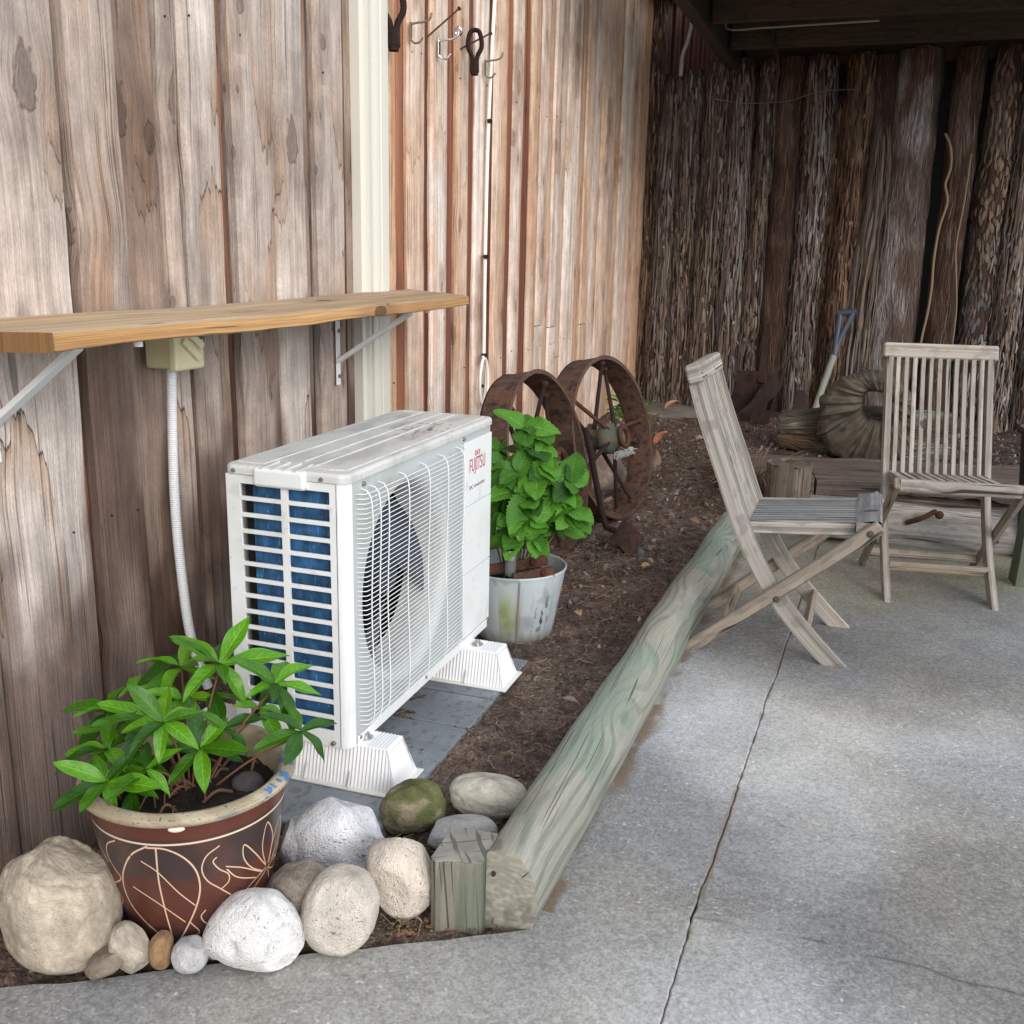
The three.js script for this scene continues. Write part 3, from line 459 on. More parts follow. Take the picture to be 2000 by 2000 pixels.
// ---------------------------------------------------------------- heat pump
const font = await new FontLoader().loadAsync('fonts/droid/droid_sans_bold.typeface.json');
const fontR = await new FontLoader().loadAsync('fonts/droid/droid_sans_regular.typeface.json');
{
  const XB = 0.417, XF = 0.709, ZN = -1.84, ZF = -2.715, YB = 0.126, YT = 0.728;
  const t = thing('heat_pump', 'white heat pump outdoor unit with a wire fan guard, standing on ribbed feet', 'heat pump', [0.563, YB, -2.28]);
  const rr = (s, x0, y0, x1, y1, r) => { s.moveTo(x0 + r, y0); s.lineTo(x1 - r, y0); s.absarc(x1 - r, y0 + r, r, -Math.PI / 2, 0, false); s.lineTo(x1, y1 - r); s.absarc(x1 - r, y1 - r, r, 0, Math.PI / 2, false); s.lineTo(x0 + r, y1); s.absarc(x0 + r, y1 - r, r, Math.PI / 2, Math.PI, false); s.lineTo(x0, y0 + r); s.absarc(x0 + r, y0 + r, r, Math.PI, 1.5 * Math.PI, false); return s; };
  // cover
  const cs = rr(new THREE.Shape(), XB - 0.004, -ZN - 0.004, XF + 0.004, -ZF + 0.004, 0.026);
  const cg = new THREE.ExtrudeGeometry(cs, { depth: 0.012, bevelEnabled: true, bevelSize: 0.008, bevelThickness: 0.009, bevelSegments: 5, bevelOffset: -0.008, curveSegments: 10 });
  cg.rotateX(-Math.PI / 2); cg.translate(0, YT - 0.0015, 0); { const p = cg.attributes.position; for (let i = 0; i < p.count; i++) { p.setZ(i, p.getZ(i)); if (p.getY(i) < YT + 0.008) p.setY(i, YT); } }
  { const p = cg.attributes.position, uv = cg.attributes.uv; for (let i = 0; i < p.count; i++) uv.setXY(i, -p.getZ(i) - 1.84, p.getX(i) - 0.41 + (p.getY(i) - YT) * 0.3); }
  const cov = partW(t, 'top_cover', cg, topM);
  const ridge = (a) => tube(a.map(([x, z]) => [x, 0.7482, z]), 0.0028, 40, 6).scale(1, 1, 1);
  partW(cov, 'ridge', merge([[[0.432, -1.87], [0.495, -1.872], [0.502, -2.69], [0.44, -2.69]], [[0.56, -1.93], [0.558, -2.3], [0.56, -2.69]], [[0.60, -2.69], [0.607, -1.884], [0.65, -1.876], [0.688, -1.884], [0.69, -2.69]]].map((a) => { const o = []; for (let i = 0; i < a.length - 1; i++) o.push(cyl([a[i][0], 0.7475, a[i][1]], [a[i + 1][0], 0.7475, a[i + 1][1]], 0.0022, 0.0022, 6)); return merge(o); })), topM);
  const hd = partW(t, 'handle', box(0.492, 0.618, 0.706, 0.748, -1.826, -1.85, 0.009), paintM);
  partW(hd, 'grip_rib', merge([0, 1, 2, 3].map((i) => bar([0.512 + i * 0.027, 0.745, -1.829], [0.512 + i * 0.027, 0.7485, -1.9], 0.011, 0.006, [0, 1, 0], 0.002))), topM);
  // near side with 15 x 2 openings
  const ss = new THREE.Shape(); ss.moveTo(XB, YB); ss.lineTo(0.686, YB); ss.lineTo(0.686, YT - 0.002); ss.lineTo(XB, YT - 0.002); ss.lineTo(XB, YB);
  for (let r = 0; r < 15; r++) for (const [x0, x1] of [[0.453, 0.552], [0.569, 0.668]]) { const y1 = 0.707 - r * 0.0368, h = new THREE.Path(); rr(h, x0, y1 - 0.0272, x1, y1, 0.002); ss.holes.push(h); }
  const sg = new THREE.ExtrudeGeometry(ss, { depth: 0.004, bevelEnabled: true, bevelSize: 0.001, bevelThickness: 0.001, bevelSegments: 2, bevelOffset: -0.001, curveSegments: 3 }); sg.translate(0, 0, ZN - 0.005);
  partW(t, 'side_grille', sg, paintM);
  const coilTex = rep(tex(512, 256, (u, v) => { const x = u * 0.25, y = v * 0.6, s = 0.5 + 0.5 * Math.sin(u * 2 * Math.PI * 64), n = fbm(x * 60, y * 40, 911, 3), n2 = fbm(x * 14, y * 10, 915, 3), m = 0.72 + s * 0.22 + (n - 0.5) * 0.6 + (n2 - 0.5) * 0.3 + sm(0.86, 0.95, N2(x * 300, y * 60, 917)) * 0.5; return [54 * m, 104 * m, 148 * m, s * 255]; }, false), 0.25, 0.6);
  const coil = box(0.47, 0.70, 0.14, 0.722, -1.862, -1.885, 0.001); partW(t, 'coil', coil, mat({ map: coilTex.map, roughness: 0.6, metalness: 0.25 }));
  partW(t, 'inner_wall', merge([box(0.44, 0.468, 0.135, 0.724, -1.88, -1.9), box(0.47, 0.695, 0.135, 0.724, -1.9, -1.91), box(0.455, 0.7, 0.135, 0.724, -2.44, -2.46)]), mat({ color: 0x1c1a1a, roughness: 0.6 }));
  const q = (cx, cz, a0) => gridGeo(8, 1, (u, v) => [cx + 0.025 * Math.cos(a0 + u * Math.PI / 2), YB + v * (YT - 0.001 - YB), cz + 0.025 * Math.sin(a0 + u * Math.PI / 2)]);
  partW(t, 'corner_post', merge([q(XF - 0.025, ZN - 0.025, 0), box(XF - 0.026, XF - 0.021, YB, YT, ZN - 0.002, ZN - 0.0, 0.0005)]), paintM);
  partW(t, 'corner_post', q(XF - 0.025, ZF + 0.025, -Math.PI / 2), paintM);
  partW(t, 'casing', merge([box(XB, XF - 0.025, YB, YT - 0.001, ZF + 0.002, ZF), box(XB, XB + 0.002, YB, YT - 0.001, ZN - 0.006, ZF + 0.003), box(XB + 0.003, XF - 0.004, YB - 0.001, YB + 0.012, ZN - 0.01, ZF + 0.01)]), paintM);
  // front with round opening
  const CY = 0.437, CZ = 2.155, RO = 0.252;
  const fs = new THREE.Shape(); fs.moveTo(-ZN + 0.025, YB); fs.lineTo(-ZF - 0.025, YB); fs.lineTo(-ZF - 0.025, YT - 0.001); fs.lineTo(-ZN + 0.025, YT - 0.001); fs.lineTo(-ZN + 0.025, YB);
  const fh = new THREE.Path(); fh.absarc(CZ, CY, RO, 0, Math.PI * 2, true); fs.holes.push(fh);
  const fg = new THREE.ExtrudeGeometry(fs, { depth: 0.003, bevelEnabled: false, curveSegments: 64 }); fg.rotateY(Math.PI / 2); fg.translate(XF - 0.003, 0, 0);
  partW(t, 'front_panel', fg, tint(paintM, 0xcdd0d0));
  const shroud = lathe([[RO, 0], [0.2475, -0.0012], [0.242, -0.004], [0.2365, -0.009], [0.2315, -0.016], [0.227, -0.026], [0.224, -0.038], [0.222, -0.055], [0.221, -0.115]], 96); shroud.rotateZ(-Math.PI / 2); shroud.translate(XF - 0.001, CY, -CZ);
  partW(t, 'fan_shroud', shroud, tint(paintM, 0xdcdede));
  partW(t, 'fan_well', new THREE.CylinderGeometry(0.235, 0.235, 0.004, 48).rotateZ(Math.PI / 2).translate(XF - 0.16, CY, -CZ), mat({ color: 0x060607, roughness: 0.9 }));
  const fan = new THREE.Group(); fan.name = 'fan'; fan.position.set(XF - 0.085 - 0.563, CY - YB, -CZ + 2.28); t.add(fan);
  const fanM = mat({ color: 0x2a3040, roughness: 0.45, side: THREE.DoubleSide });
  part(fan, 'hub', new THREE.CylinderGeometry(0.055, 0.06, 0.05, 32).rotateZ(-Math.PI / 2), fanM);
  for (let k = 0; k < 3; k++) part(fan, 'blade', gridGeo(16, 10, (u, v) => { const r = 0.05 + v * 0.163, a = k * 2.094 + 0.4 + (u - 0.5) * (1.5 - 0.15 * v) + v * 0.5; return [(u - 0.5) * 0.07 + 0.01 * Math.sin(u * 3), r * Math.sin(a), r * Math.cos(a)]; }), fanM);
  // wire guard
  const wires = [], z0 = -1.884, z1 = -2.474, ya = 0.160, yb = 0.706, N = 50;
  const hw = (y, d) => [[XF - 0.001, y, z0], [XF + 0.010, y, z0 - 0.002], [XF + 0.018 + d, y, z0 - 0.012], [XF + 0.02 + d, y, z0 - 0.04], [XF + 0.021 + d, y, (z0 + z1) / 2], [XF + 0.02 + d, y, z1 + 0.03], [XF + 0.017 + d, y, z1 + 0.01], [XF + 0.010, y, z1 + 0.002], [XF - 0.001, y, z1]];
  for (let i = 0; i < N; i++) wires.push(tube(hw(ya + 0.008 + (yb - ya - 0.016) * i / (N - 1), 0), 0.0011, 30, 5));
  for (const z of [-1.905, -1.944, -1.985, -2.092, -2.21, -2.325, -2.437, -2.466]) { const d = z > -1.9 || z < -2.46 ? 0.012 : 0.0225; wires.push(tube([[XF - 0.001, ya, z], [XF + 0.012, ya + 0.002, z], [XF + d, ya + 0.014, z], [XF + d, 0.43, z], [XF + d, yb - 0.014, z], [XF + 0.012, yb - 0.002, z], [XF - 0.001, yb, z]], 0.0016, 36, 5)); }
  const gd = partW(t, 'fan_guard', merge(wires), mat({ color: 0xe2e4e2, roughness: 0.4 })); gd.userData.kind = 'stuff';
  // service cover in three pressed panels, slightly proud
  const panel = (ya2, yb2) => box(XF + 0.0003, XF + 0.0022, ya2, yb2, -2.492, ZF + 0.012, 0.0012);
  partW(t, 'service_panel', panel(0.527, 0.706), paintM); partW(t, 'service_panel', panel(0.337, 0.525), paintM); partW(t, 'service_panel', panel(0.15, 0.335), paintM);
  partW(t, 'base_rail', merge([box(XF, XF + 0.004, YB - 0.002, YB + 0.02, ZN - 0.03, ZF + 0.03, 0.0015)]), paintM);
  const sc = []; for (const [y, z] of [[0.715, -1.915], [0.718, -2.49], [0.141, -1.88], [0.141, -2.24], [0.143, -2.69]]) sc.push(cyl([XF, y, z], [XF + 0.006, y, z], 0.006, 0.004, 10));
  for (const [x, y] of [[0.441, 0.7355], [0.653, 0.7345], [0.668, 0.137]]) sc.push(cyl([x, y, ZN + 0.001], [x, y, ZN + 0.009], 0.0055, 0.004, 10));
  for (const g of sc) partW(t, 'screw', g, dullSteel);
  // maker's name
  const txt = (f, s, size, w, x0, y0) => { const g = new TextGeometry(s, { font: f, size, depth: 0.0006, curveSegments: 6 }); g.computeBoundingBox(); const bw = g.boundingBox.max.x - g.boundingBox.min.x; g.translate(-g.boundingBox.min.x, 0, 0); g.scale(w / bw, 1, 1); g.rotateY(Math.PI / 2); g.translate(XF + 0.0023, y0, x0); return g; };
  const red = mat({ color: 0xb03038, roughness: 0.5 });
  partW(t, 'brand_lettering', txt(fontR, 'FUJITSU', 0.036, 0.118, -2.533, 0.6185), red);
  const inf = []; for (let i = 0; i <= 40; i++) { const a = i / 40 * 2 * Math.PI; inf.push([XF + 0.0028, 0.667 + 0.006 * Math.sin(2 * a), -2.588 - 0.017 * Math.cos(a)]); }
  partW(t, 'brand_symbol', tube(inf, 0.0012, 60, 5), red);
  partW(t, 'small_print', txt(fontR, 'DC inverter', 0.0095, 0.118, -2.533, 0.571), mat({ color: 0x4a4a4c }));
}
// ribbed feet
function foot(label, z, xEnd) {
  const t = thing('mounting_foot', label, 'mounting foot', [0.56, 0.03, z], 0, 'ribbed plastic feet under the heat pump');
  const x0 = 0.26, x1 = xEnd, h = 0.094, wB = 0.062, wT = 0.04, n = 496;
  const side = (s) => gridGeo(n, 4, (u, v) => { const x = mix(x0, x1, u), w = mix(wB, wT, v), k = Math.pow(Math.abs(Math.sin(u * 62 * Math.PI)), 3) * 0.0045; const e = mix(x, clamp(x, x0 + 0.028 * v, x1 - 0.028 * v), 1); return [e, 0.034 + h * v, z + s * (w - k)]; });
  const end = (xx, s) => gridGeo(88, 4, (u, v) => { const w = mix(wB, wT, v), k = Math.pow(Math.abs(Math.sin(u * 11 * Math.PI)), 3) * 0.0045; return [xx - s * (0.028 * v + k), 0.034 + h * v, z + (u * 2 - 1) * w]; });
  partW(t, 'block', merge([side(1), side(-1), end(x1, 1), end(x0, -1), box(x0 + 0.024, x1 - 0.024, 0.118, 0.1275, z - wT + 0.001, z + wT - 0.001, 0.003)]), mat({ color: 0xe9e9e8, roughness: 0.45 }));
  partW(t, 'flange', box(x0 - 0.012, x1 + 0.012, 0.0305, 0.0355, z - wB - 0.012, z + wB + 0.012, 0.0025), mat({ color: 0xdedcd4, roughness: 0.5 }));
  const rb = []; for (let i = 0; i < 6; i++) rb.push(box(x1 - 0.076 + i * 0.008, x1 - 0.072 + i * 0.008, 0.1276, 0.129, z - wT + 0.006, z + wT - 0.006, 0.0005));
  for (const xx of [x1 - 0.11, x1 - 0.22]) for (const s of [-1, 1]) rb.push(bar([xx, 0.036, z + s * (wB + 0.01)], [xx, 0.07, z + s * (wB - 0.006)], 0.004, 0.006));
  partW(t, 'rib', merge(rb), mat({ color: 0xd4d6da, roughness: 0.5 }));
  partW(t, 'bolt', merge([cyl([x1 - 0.1, 0.127, z], [x1 - 0.1, 0.131, z], 0.017), cyl([x1 - 0.1, 0.131, z], [x1 - 0.1, 0.141, z], 0.009, 0.009, 6)]), steel);
}
foot('white ribbed plastic foot under the near end of the heat pump, behind the mossy stone', -1.905, 0.812);
foot('white ribbed plastic foot under the far end of the heat pump, near the bucket', -2.53, 0.842);
// pavers
{
  const pm = (() => { const tt = rep(tex(512, 512, (u, v) => { const x = u, y = v, a = fbm(x * 6, y * 6, 941, 4), b = N2(x * 200, y * 200, 943), d = fbm(x * 30, y * 30, 945, 2), m = 0.9 + (a - 0.5) * 0.3 + (b - 0.5) * 0.12 - sm(0.62, 0.75, d) * 0.12; return [134 * m, 140 * m, 146 * m, 128 + (b - 0.5) * 60]; }), 0.6, 0.6); return tmat(tt, 0.001); })();
  const pv = (l, x0, x1, z0, z1, dy) => single('concrete_paver', l, 'paver', box(x0, x1, -0.02, 0.03 + dy, z0, z1, 0.006), pm, [(x0 + x1) / 2, -0.02, (z0 + z1) / 2], { group: 'grey pavers under the heat pump' });
  pv('grey concrete paver under the near foot of the heat pump', 0.37, 0.838, -1.672, -2.218, 0);
  pv('grey concrete paver between the two feet of the heat pump', 0.37, 0.838, -2.226, -2.408, -0.001);
  pv('grey concrete paver under the far foot of the heat pump', 0.37, 0.838, -2.416, -2.705, 0.0005);
}

// ---------------------------------------------------------------- stones round the pot
const stoneCol = (c, t = stoneTex, b = 0.006) => tmat(t, b, { color: c, roughness: 0.9 });
let stoneSeed = 0;
function stone(label, p, a, ry, rz, roll, m, o = {}) {
  stoneSeed++; const s = stoneSeed * 17, g = new THREE.SphereGeometry(1, 96, 64), q = g.attributes.position, e = o.e ?? 0.92, col = [], Q = rng(stoneSeed * 31 + 5), pl = [];
  for (let i = 0; i < (o.facets ?? 5); i++) { const a2 = Q() * 6.283, y2 = Q() * 2 - 1, r2 = Math.sqrt(1 - y2 * y2); pl.push([r2 * Math.cos(a2), y2, r2 * Math.sin(a2), 0.72 + Q() * 0.2]); }
  for (let i = 0; i < q.count; i++) {
    let x = q.getX(i), y = q.getY(i), z = q.getZ(i);
    const n = fbm3(x * 1.15 + 9, y * 1.15 + 9, z * 1.15 + 9, s, 2) - 0.5, n2 = fbm3(x * 4 + 9, y * 4 + 9, z * 4 + 9, s + 3, 3) - 0.5, n3 = fbm3(x * 14 + 9, y * 14 + 9, z * 14 + 9, s + 6, 2) - 0.5, rd = sm(0.09, 0, Math.abs(fbm3(x * 2.6 + 9, y * 2.6 + 9, z * 2.6 + 9, s + 12, 3) - 0.5)) * sm(0.45, 0.6, N3(x * 3 + 9, y * 3 + 9, z * 3 + 9, s + 15));
    const k = 1 + n * (o.lump ?? 0.34) + n2 * (o.rough ?? 0.04) + n3 * (o.fine ?? 0.012) - rd * (o.ridge ?? 0.018);
    for (const f of pl) { const d = x * f[0] + y * f[1] + z * f[2]; if (d > f[3]) { const t = (d - f[3]) * 0.82 * sm(0, 0.14, d - f[3]); x -= f[0] * t; y -= f[1] * t; z -= f[2] * t; } }
    const sg = (v) => Math.sign(v) * Math.pow(Math.abs(v), e);
    x = sg(x) * k * (1 + (o.taper ?? 0) * y); y = sg(y) * k; z = sg(z) * k;
    if (o.pit) for (const [px, py, pz, pr, pd] of o.pit) { const d = Math.hypot((x - px) * 1.6, (y - py) * 0.8, (z - pz) * 0.6) / pr; if (d < 1) { const f = 1 - pd * (1 - d * d); x *= f; y *= f; z *= f; } }
    q.setXYZ(i, x * a, y * ry, z * rz);
    if (o.moss) { const mo = sm(0.42, 0.6, fbm3(x * 2.2 + 3, y * 2.2 + 3, z * 2.2 + 3, s + 9, 3) + 0.12 * y + 0.16 * x); const c = mix3([0.42, 0.38, 0.26], [0.15, 0.19, 0.05], mo * 0.85); col.push(...c); }
  }
  if (o.moss) g.setAttribute('color', new THREE.Float32BufferAttribute(col, 3));
  g.computeVertexNormals(); { const uv = g.attributes.uv; for (let i = 0; i < uv.count; i++) uv.setXY(i, uv.getX(i) * (o.uv ?? 1) + stoneSeed * 0.37, uv.getY(i) * (o.uv ?? 1)); }
  const mm = shade(new THREE.Mesh(g, m)); mm.name = numbered(o.name ?? 'river_stone'); mm.position.set(...p); mm.rotation.set(0, 0.335 + (o.yaw ?? 0), roll, 'YXZ'); scene.add(mm);
  mm.userData = { label, category: 'stone', group: 'stones around the glazed pot' }; return mm;
}
stone('largest stone, big pitted beige boulder left of the glazed pot', [0.488, 0.097, -1.205], 0.10, 0.118, 0.085, 0.12, stoneCol(0xe6dac9, speckTex, 0.004), { lump: 0.22, facets: 8, name: 'boulder', uv: 2, rough: 0.045, fine: 0.022, ridge: 0.022 });
stone('flat taupe stone half under the speckled grey pebble', [0.592, 0.028, -1.187], 0.04, 0.02, 0.03, 0.5, stoneCol(0xa59a8c, speckTex, 0.003));
stone('speckled grey oval pebble leaning beside the big boulder', [0.62, 0.046, -1.213], 0.03, 0.048, 0.03, 0.35, stoneCol(0xdcd3c5, speckTex, 0.003), { lump: 0.18, rough: 0.03 });
stone('small orange brown pebble standing under the middle of the pot', [0.665, 0.036, -1.236], 0.0195, 0.034, 0.022, -0.06, stoneCol(0xb89470, speckTex, 0.002), { lump: 0.15, e: 0.8, rough: 0.03 });
stone('small round white pebble with fine stripes at the concrete edge', [0.716, 0.034, -1.246], 0.031, 0.029, 0.03, 0.1, stoneCol(0xe6e6e8), { lump: 0.12, rough: 0.03 });
stone('sliver of grey stone squeezed between the striped pebble and the chalk white stone', [0.737, 0.027, -1.288], 0.018, 0.022, 0.02, 0, stoneCol(0xb4aca2, speckTex, 0.003));
stone('chalk white wedge shaped stone with a dark pit, right of the pot', [0.805, 0.063, -1.311], 0.08, 0.07, 0.058, -0.12, stoneCol(0xfdfdfb), { lump: 0.2, e: 0.86, taper: -0.36, pit: [[-0.35, -0.05, 0.93, 0.22, 0.16], [0.3, 0.3, 0.9, 0.1, 0.04]] });
stone('dark grey wrinkled stone wedged behind the chalk white stone', [0.815, 0.055, -1.425], 0.066, 0.056, 0.05, 0.35, stoneCol(0xb8aea4, speckTex, 0.008), { rough: 0.16 });
stone('large smooth tan grey oval stone nearest the concrete', [0.917, 0.067, -1.402], 0.066, 0.078, 0.062, -0.35, stoneCol(0xe2dacd), { lump: 0.16, rough: 0.03, e: 0.88 });
stone('white stone mostly hidden behind the right side of the pot', [0.735, 0.05, -1.585], 0.05, 0.058, 0.045, 0.2, stoneCol(0xe2e3e6), { lump: 0.2 });
stone('large white triangular stone in front of the near foot of the heat pump', [0.806, 0.068, -1.612], 0.1, 0.082, 0.062, -0.1, stoneCol(0xeceef2), { lump: 0.18, e: 0.9, taper: -0.36 });
stone('mossy olive green stone behind the big white triangular one', [0.882, 0.056, -1.782], 0.076, 0.056, 0.055, 0.12, tmat(speckTex, 0.006, { vertexColors: true, roughness: 1 }), { lump: 0.34, moss: 1, rough: 0.12 });
stone('white lichen speckled oval stone touching the round timber edging', [1.012, 0.05, -1.892], 0.088, 0.048, 0.055, -0.05, stoneCol(0xdedcd2, speckTex, 0.004), { lump: 0.12, rough: 0.05 });
stone('flat pale grey stone between the lichen speckled stone and the post stub', [1.008, 0.042, -1.748], 0.076, 0.034, 0.04, 0.12, stoneCol(0xc9c8c8), { lump: 0.14, rough: 0.03 });
stone('cream egg shaped stone left of the square post stub', [0.972, 0.066, -1.535], 0.062, 0.08, 0.058, 0.3, stoneCol(0xece0d0), { lump: 0.14, rough: 0.04 });
{ const st = stone('low flat grey rock at the back of the bed beside the log fence', [0.36, 0.09, -7.35], 0.30, 0.07, 0.22, 0.05, stoneCol(0x8a8480, speckTex, 0.006), { lump: 0.15, name: 'flat_rock' }); delete st.userData.group; }
{ const st = stone('pinkish rock seen through the spokes of the farther iron wheel', [0.46, 0.12, -5.0], 0.14, 0.12, 0.12, 0.2, stoneCol(0xa8988c, speckTex, 0.01), { lump: 0.3, name: 'rock', rough: 0.12 }); delete st.userData.group; }

// ---------------------------------------------------------------- timber edging
function loft(n, m, ring, caps, uvs = 1) {     // ring(t, a) -> point; t along, a around
  const body = gridGeo(m, n, (u, v) => { const p = ring(v, u * Math.PI * 2); return [p[0], p[1], p[2], u * uvs, p[3] ?? v]; });
  const out = [body];
  if (caps) for (const v of [0, 1]) { let c = [0, 0, 0]; for (let i = 0; i < m; i++) { const p = ring(v, i / m * 2 * Math.PI); for (let k = 0; k < 3; k++) c[k] += p[k] / m; } out.push(gridGeo(m, 6, (u, w) => { const p = ring(v, u * Math.PI * 2), q = 1 - w; return [mix(c[0], p[0], q), mix(c[1], p[1], q), mix(c[2], p[2], q), 0.5 + 0.06 * q * Math.cos(u * 6.283), 0.5 + 0.06 * q * Math.sin(u * 6.283)]; })); }
  return out;
}
const endGrain = (() => { const tt = rep(tex(512, 512, (u, v) => { const x = u - 0.46, y = v - 0.44, r = Math.hypot(x, y) * 60 + (fbm(u * 6, v * 6, 951, 3) - 0.5) * 3, a = Math.atan2(y, x), n = fbm(u * 14, v * 14, 953, 3); const ck = sm(0.93, 0.99, N2(a * 7, Math.hypot(x, y) * 4, 955)); const sw = N2(u * 4 + v * 60, v * 5 - u * 20, 957); let c = mix3([150, 146, 132], [134, 131, 118], 0.5 + 0.28 * Math.sin(r * 2)); c = mix3(c, [196, 186, 158], sm(0.5, 0.8, sw) * 0.4); c = mix3(c, [104, 100, 90], sm(0.45, 0.85, n + (0.42 - v) * 0.9) * 0.7); const m = 1 - ck * 0.5; return [c[0] * m, c[1] * m, c[2] * m, 128 + Math.sin(r * 2) * 12 - ck * 90]; }), 1, 1); return tmat(tt, 0.002); })();
{
  const t = thing('edging_pole', 'long half round pole of greenish treated timber edging the soil bed', 'timber edging', [1.19, 0, -2.9]);
  const za = -1.56, zb = -4.33;
  const sec = [[-0.044, -0.02], [-0.047, 0.03], [-0.047, 0.09], [-0.043, 0.128], [-0.028, 0.143], [0.0, 0.149], [0.028, 0.14], [0.05, 0.118], [0.064, 0.085], [0.068, 0.05], [0.062, 0.018], [0.05, -0.02]];
  const ax = (z) => 1.166 + (z - za) * -0.017, P = (k, z) => { const s = sec[k], f = 1 + (fbm(z * 3, k * 0.35, 961, 4) - 0.5) * 0.13; return [ax(z) + s[0] * f + (fbm(z * 2, 4, 963, 2) - 0.5) * 0.008, s[1] * (s[1] > 0 ? f : 1), z]; };
  const arc = [0]; for (let k = 1; k < sec.length; k++) arc.push(arc[k - 1] + Math.hypot(sec[k][0] - sec[k - 1][0], sec[k][1] - sec[k - 1][1]));
  partW(t, 'pole', gridGeo(sec.length - 1, 140, (u, v, i) => { const z = mix(za, zb, v), p = P(i, z); return [...p, arc[i] + 0.1, -z * 0.98]; }), poleM);
  const capg = (z) => gridGeo(sec.length, 4, (u, w, i) => { const p = P(i % sec.length, z), c = [ax(z), 0.05]; const x = mix(p[0], c[0], w), y = mix(p[1], c[1], w); return [x, y, z + (w > 0 ? 0.001 : 0) , (x - ax(z)) * 4 + 0.46, (y - 0.06) * 4 + 0.44]; });
  partW(t, 'sawn_end', capg(za), endGrain); partW(t, 'sawn_end', capg(zb), endGrain);
  partW(t, 'nail', cyl([1.148, 0.1, -1.565], [1.15, 0.1, -1.552], 0.004), rustM);
}
{
  const ol = [[1.043, 1.515], [1.043, 1.62], [1.134, 1.628], [1.134, 1.532], [1.072, 1.517], [1.056, 1.505]];
  const mk = (d, bev, y0) => { const g = new THREE.ExtrudeGeometry(new THREE.Shape(ol.map(([x, z]) => new THREE.Vector2(x, z))), { depth: d, bevelEnabled: true, bevelSize: bev, bevelThickness: bev, bevelSegments: 2, bevelOffset: -bev }); g.rotateX(-Math.PI / 2); const p = g.attributes.position; for (let i = 0; i < p.count; i++) { const y = p.getY(i) + y0; p.setY(i, y + (y > 0.09 ? 0.012 * ((-p.getZ(i) - 1.57) * 3 + (1.09 - p.getX(i)) * 2) : 0)); } g.computeVertexNormals(); return g; };
  const t = thing('post_stub', 'short square timber post stub beside the end of the round edging pole', 'post', [1.09, 0, -1.56]);
  partW(t, 'post', metreUV(mk(0.157, 0.004, -0.028), 'y', 0.3, 0.2), poleGrey);
  const tg = mk(0.002, 0.0006, 0.1335); { const p = tg.attributes.position, uv = tg.attributes.uv; for (let i = 0; i < p.count; i++) uv.setXY(i, (p.getX(i) - 1.0) * 3, (-p.getZ(i) - 1.4) * 3); }
  partW(t, 'sawn_top', tg, (() => { const tt = tex(512, 512, (u, v) => { const a = u + (fbm(u * 5, v * 5, 961, 3) - 0.5) * 0.06, b = v, k1 = sm(0.72, 0.9, N2(a * 46 + b * 30, b * 5 - a * 3, 962)), k2 = sm(0.74, 0.9, N2(a * 5, b * 70 - a * 40, 963)), n = fbm(u * 8, v * 8, 964, 4); const m = (0.86 + (n - 0.5) * 0.4) * (1 - Math.max(k1, k2) * 0.32); return [158 * m, 154 * m, 144 * m, 128 - Math.max(k1, k2) * 100]; }); return tmat(tt, 0.002); })());
}

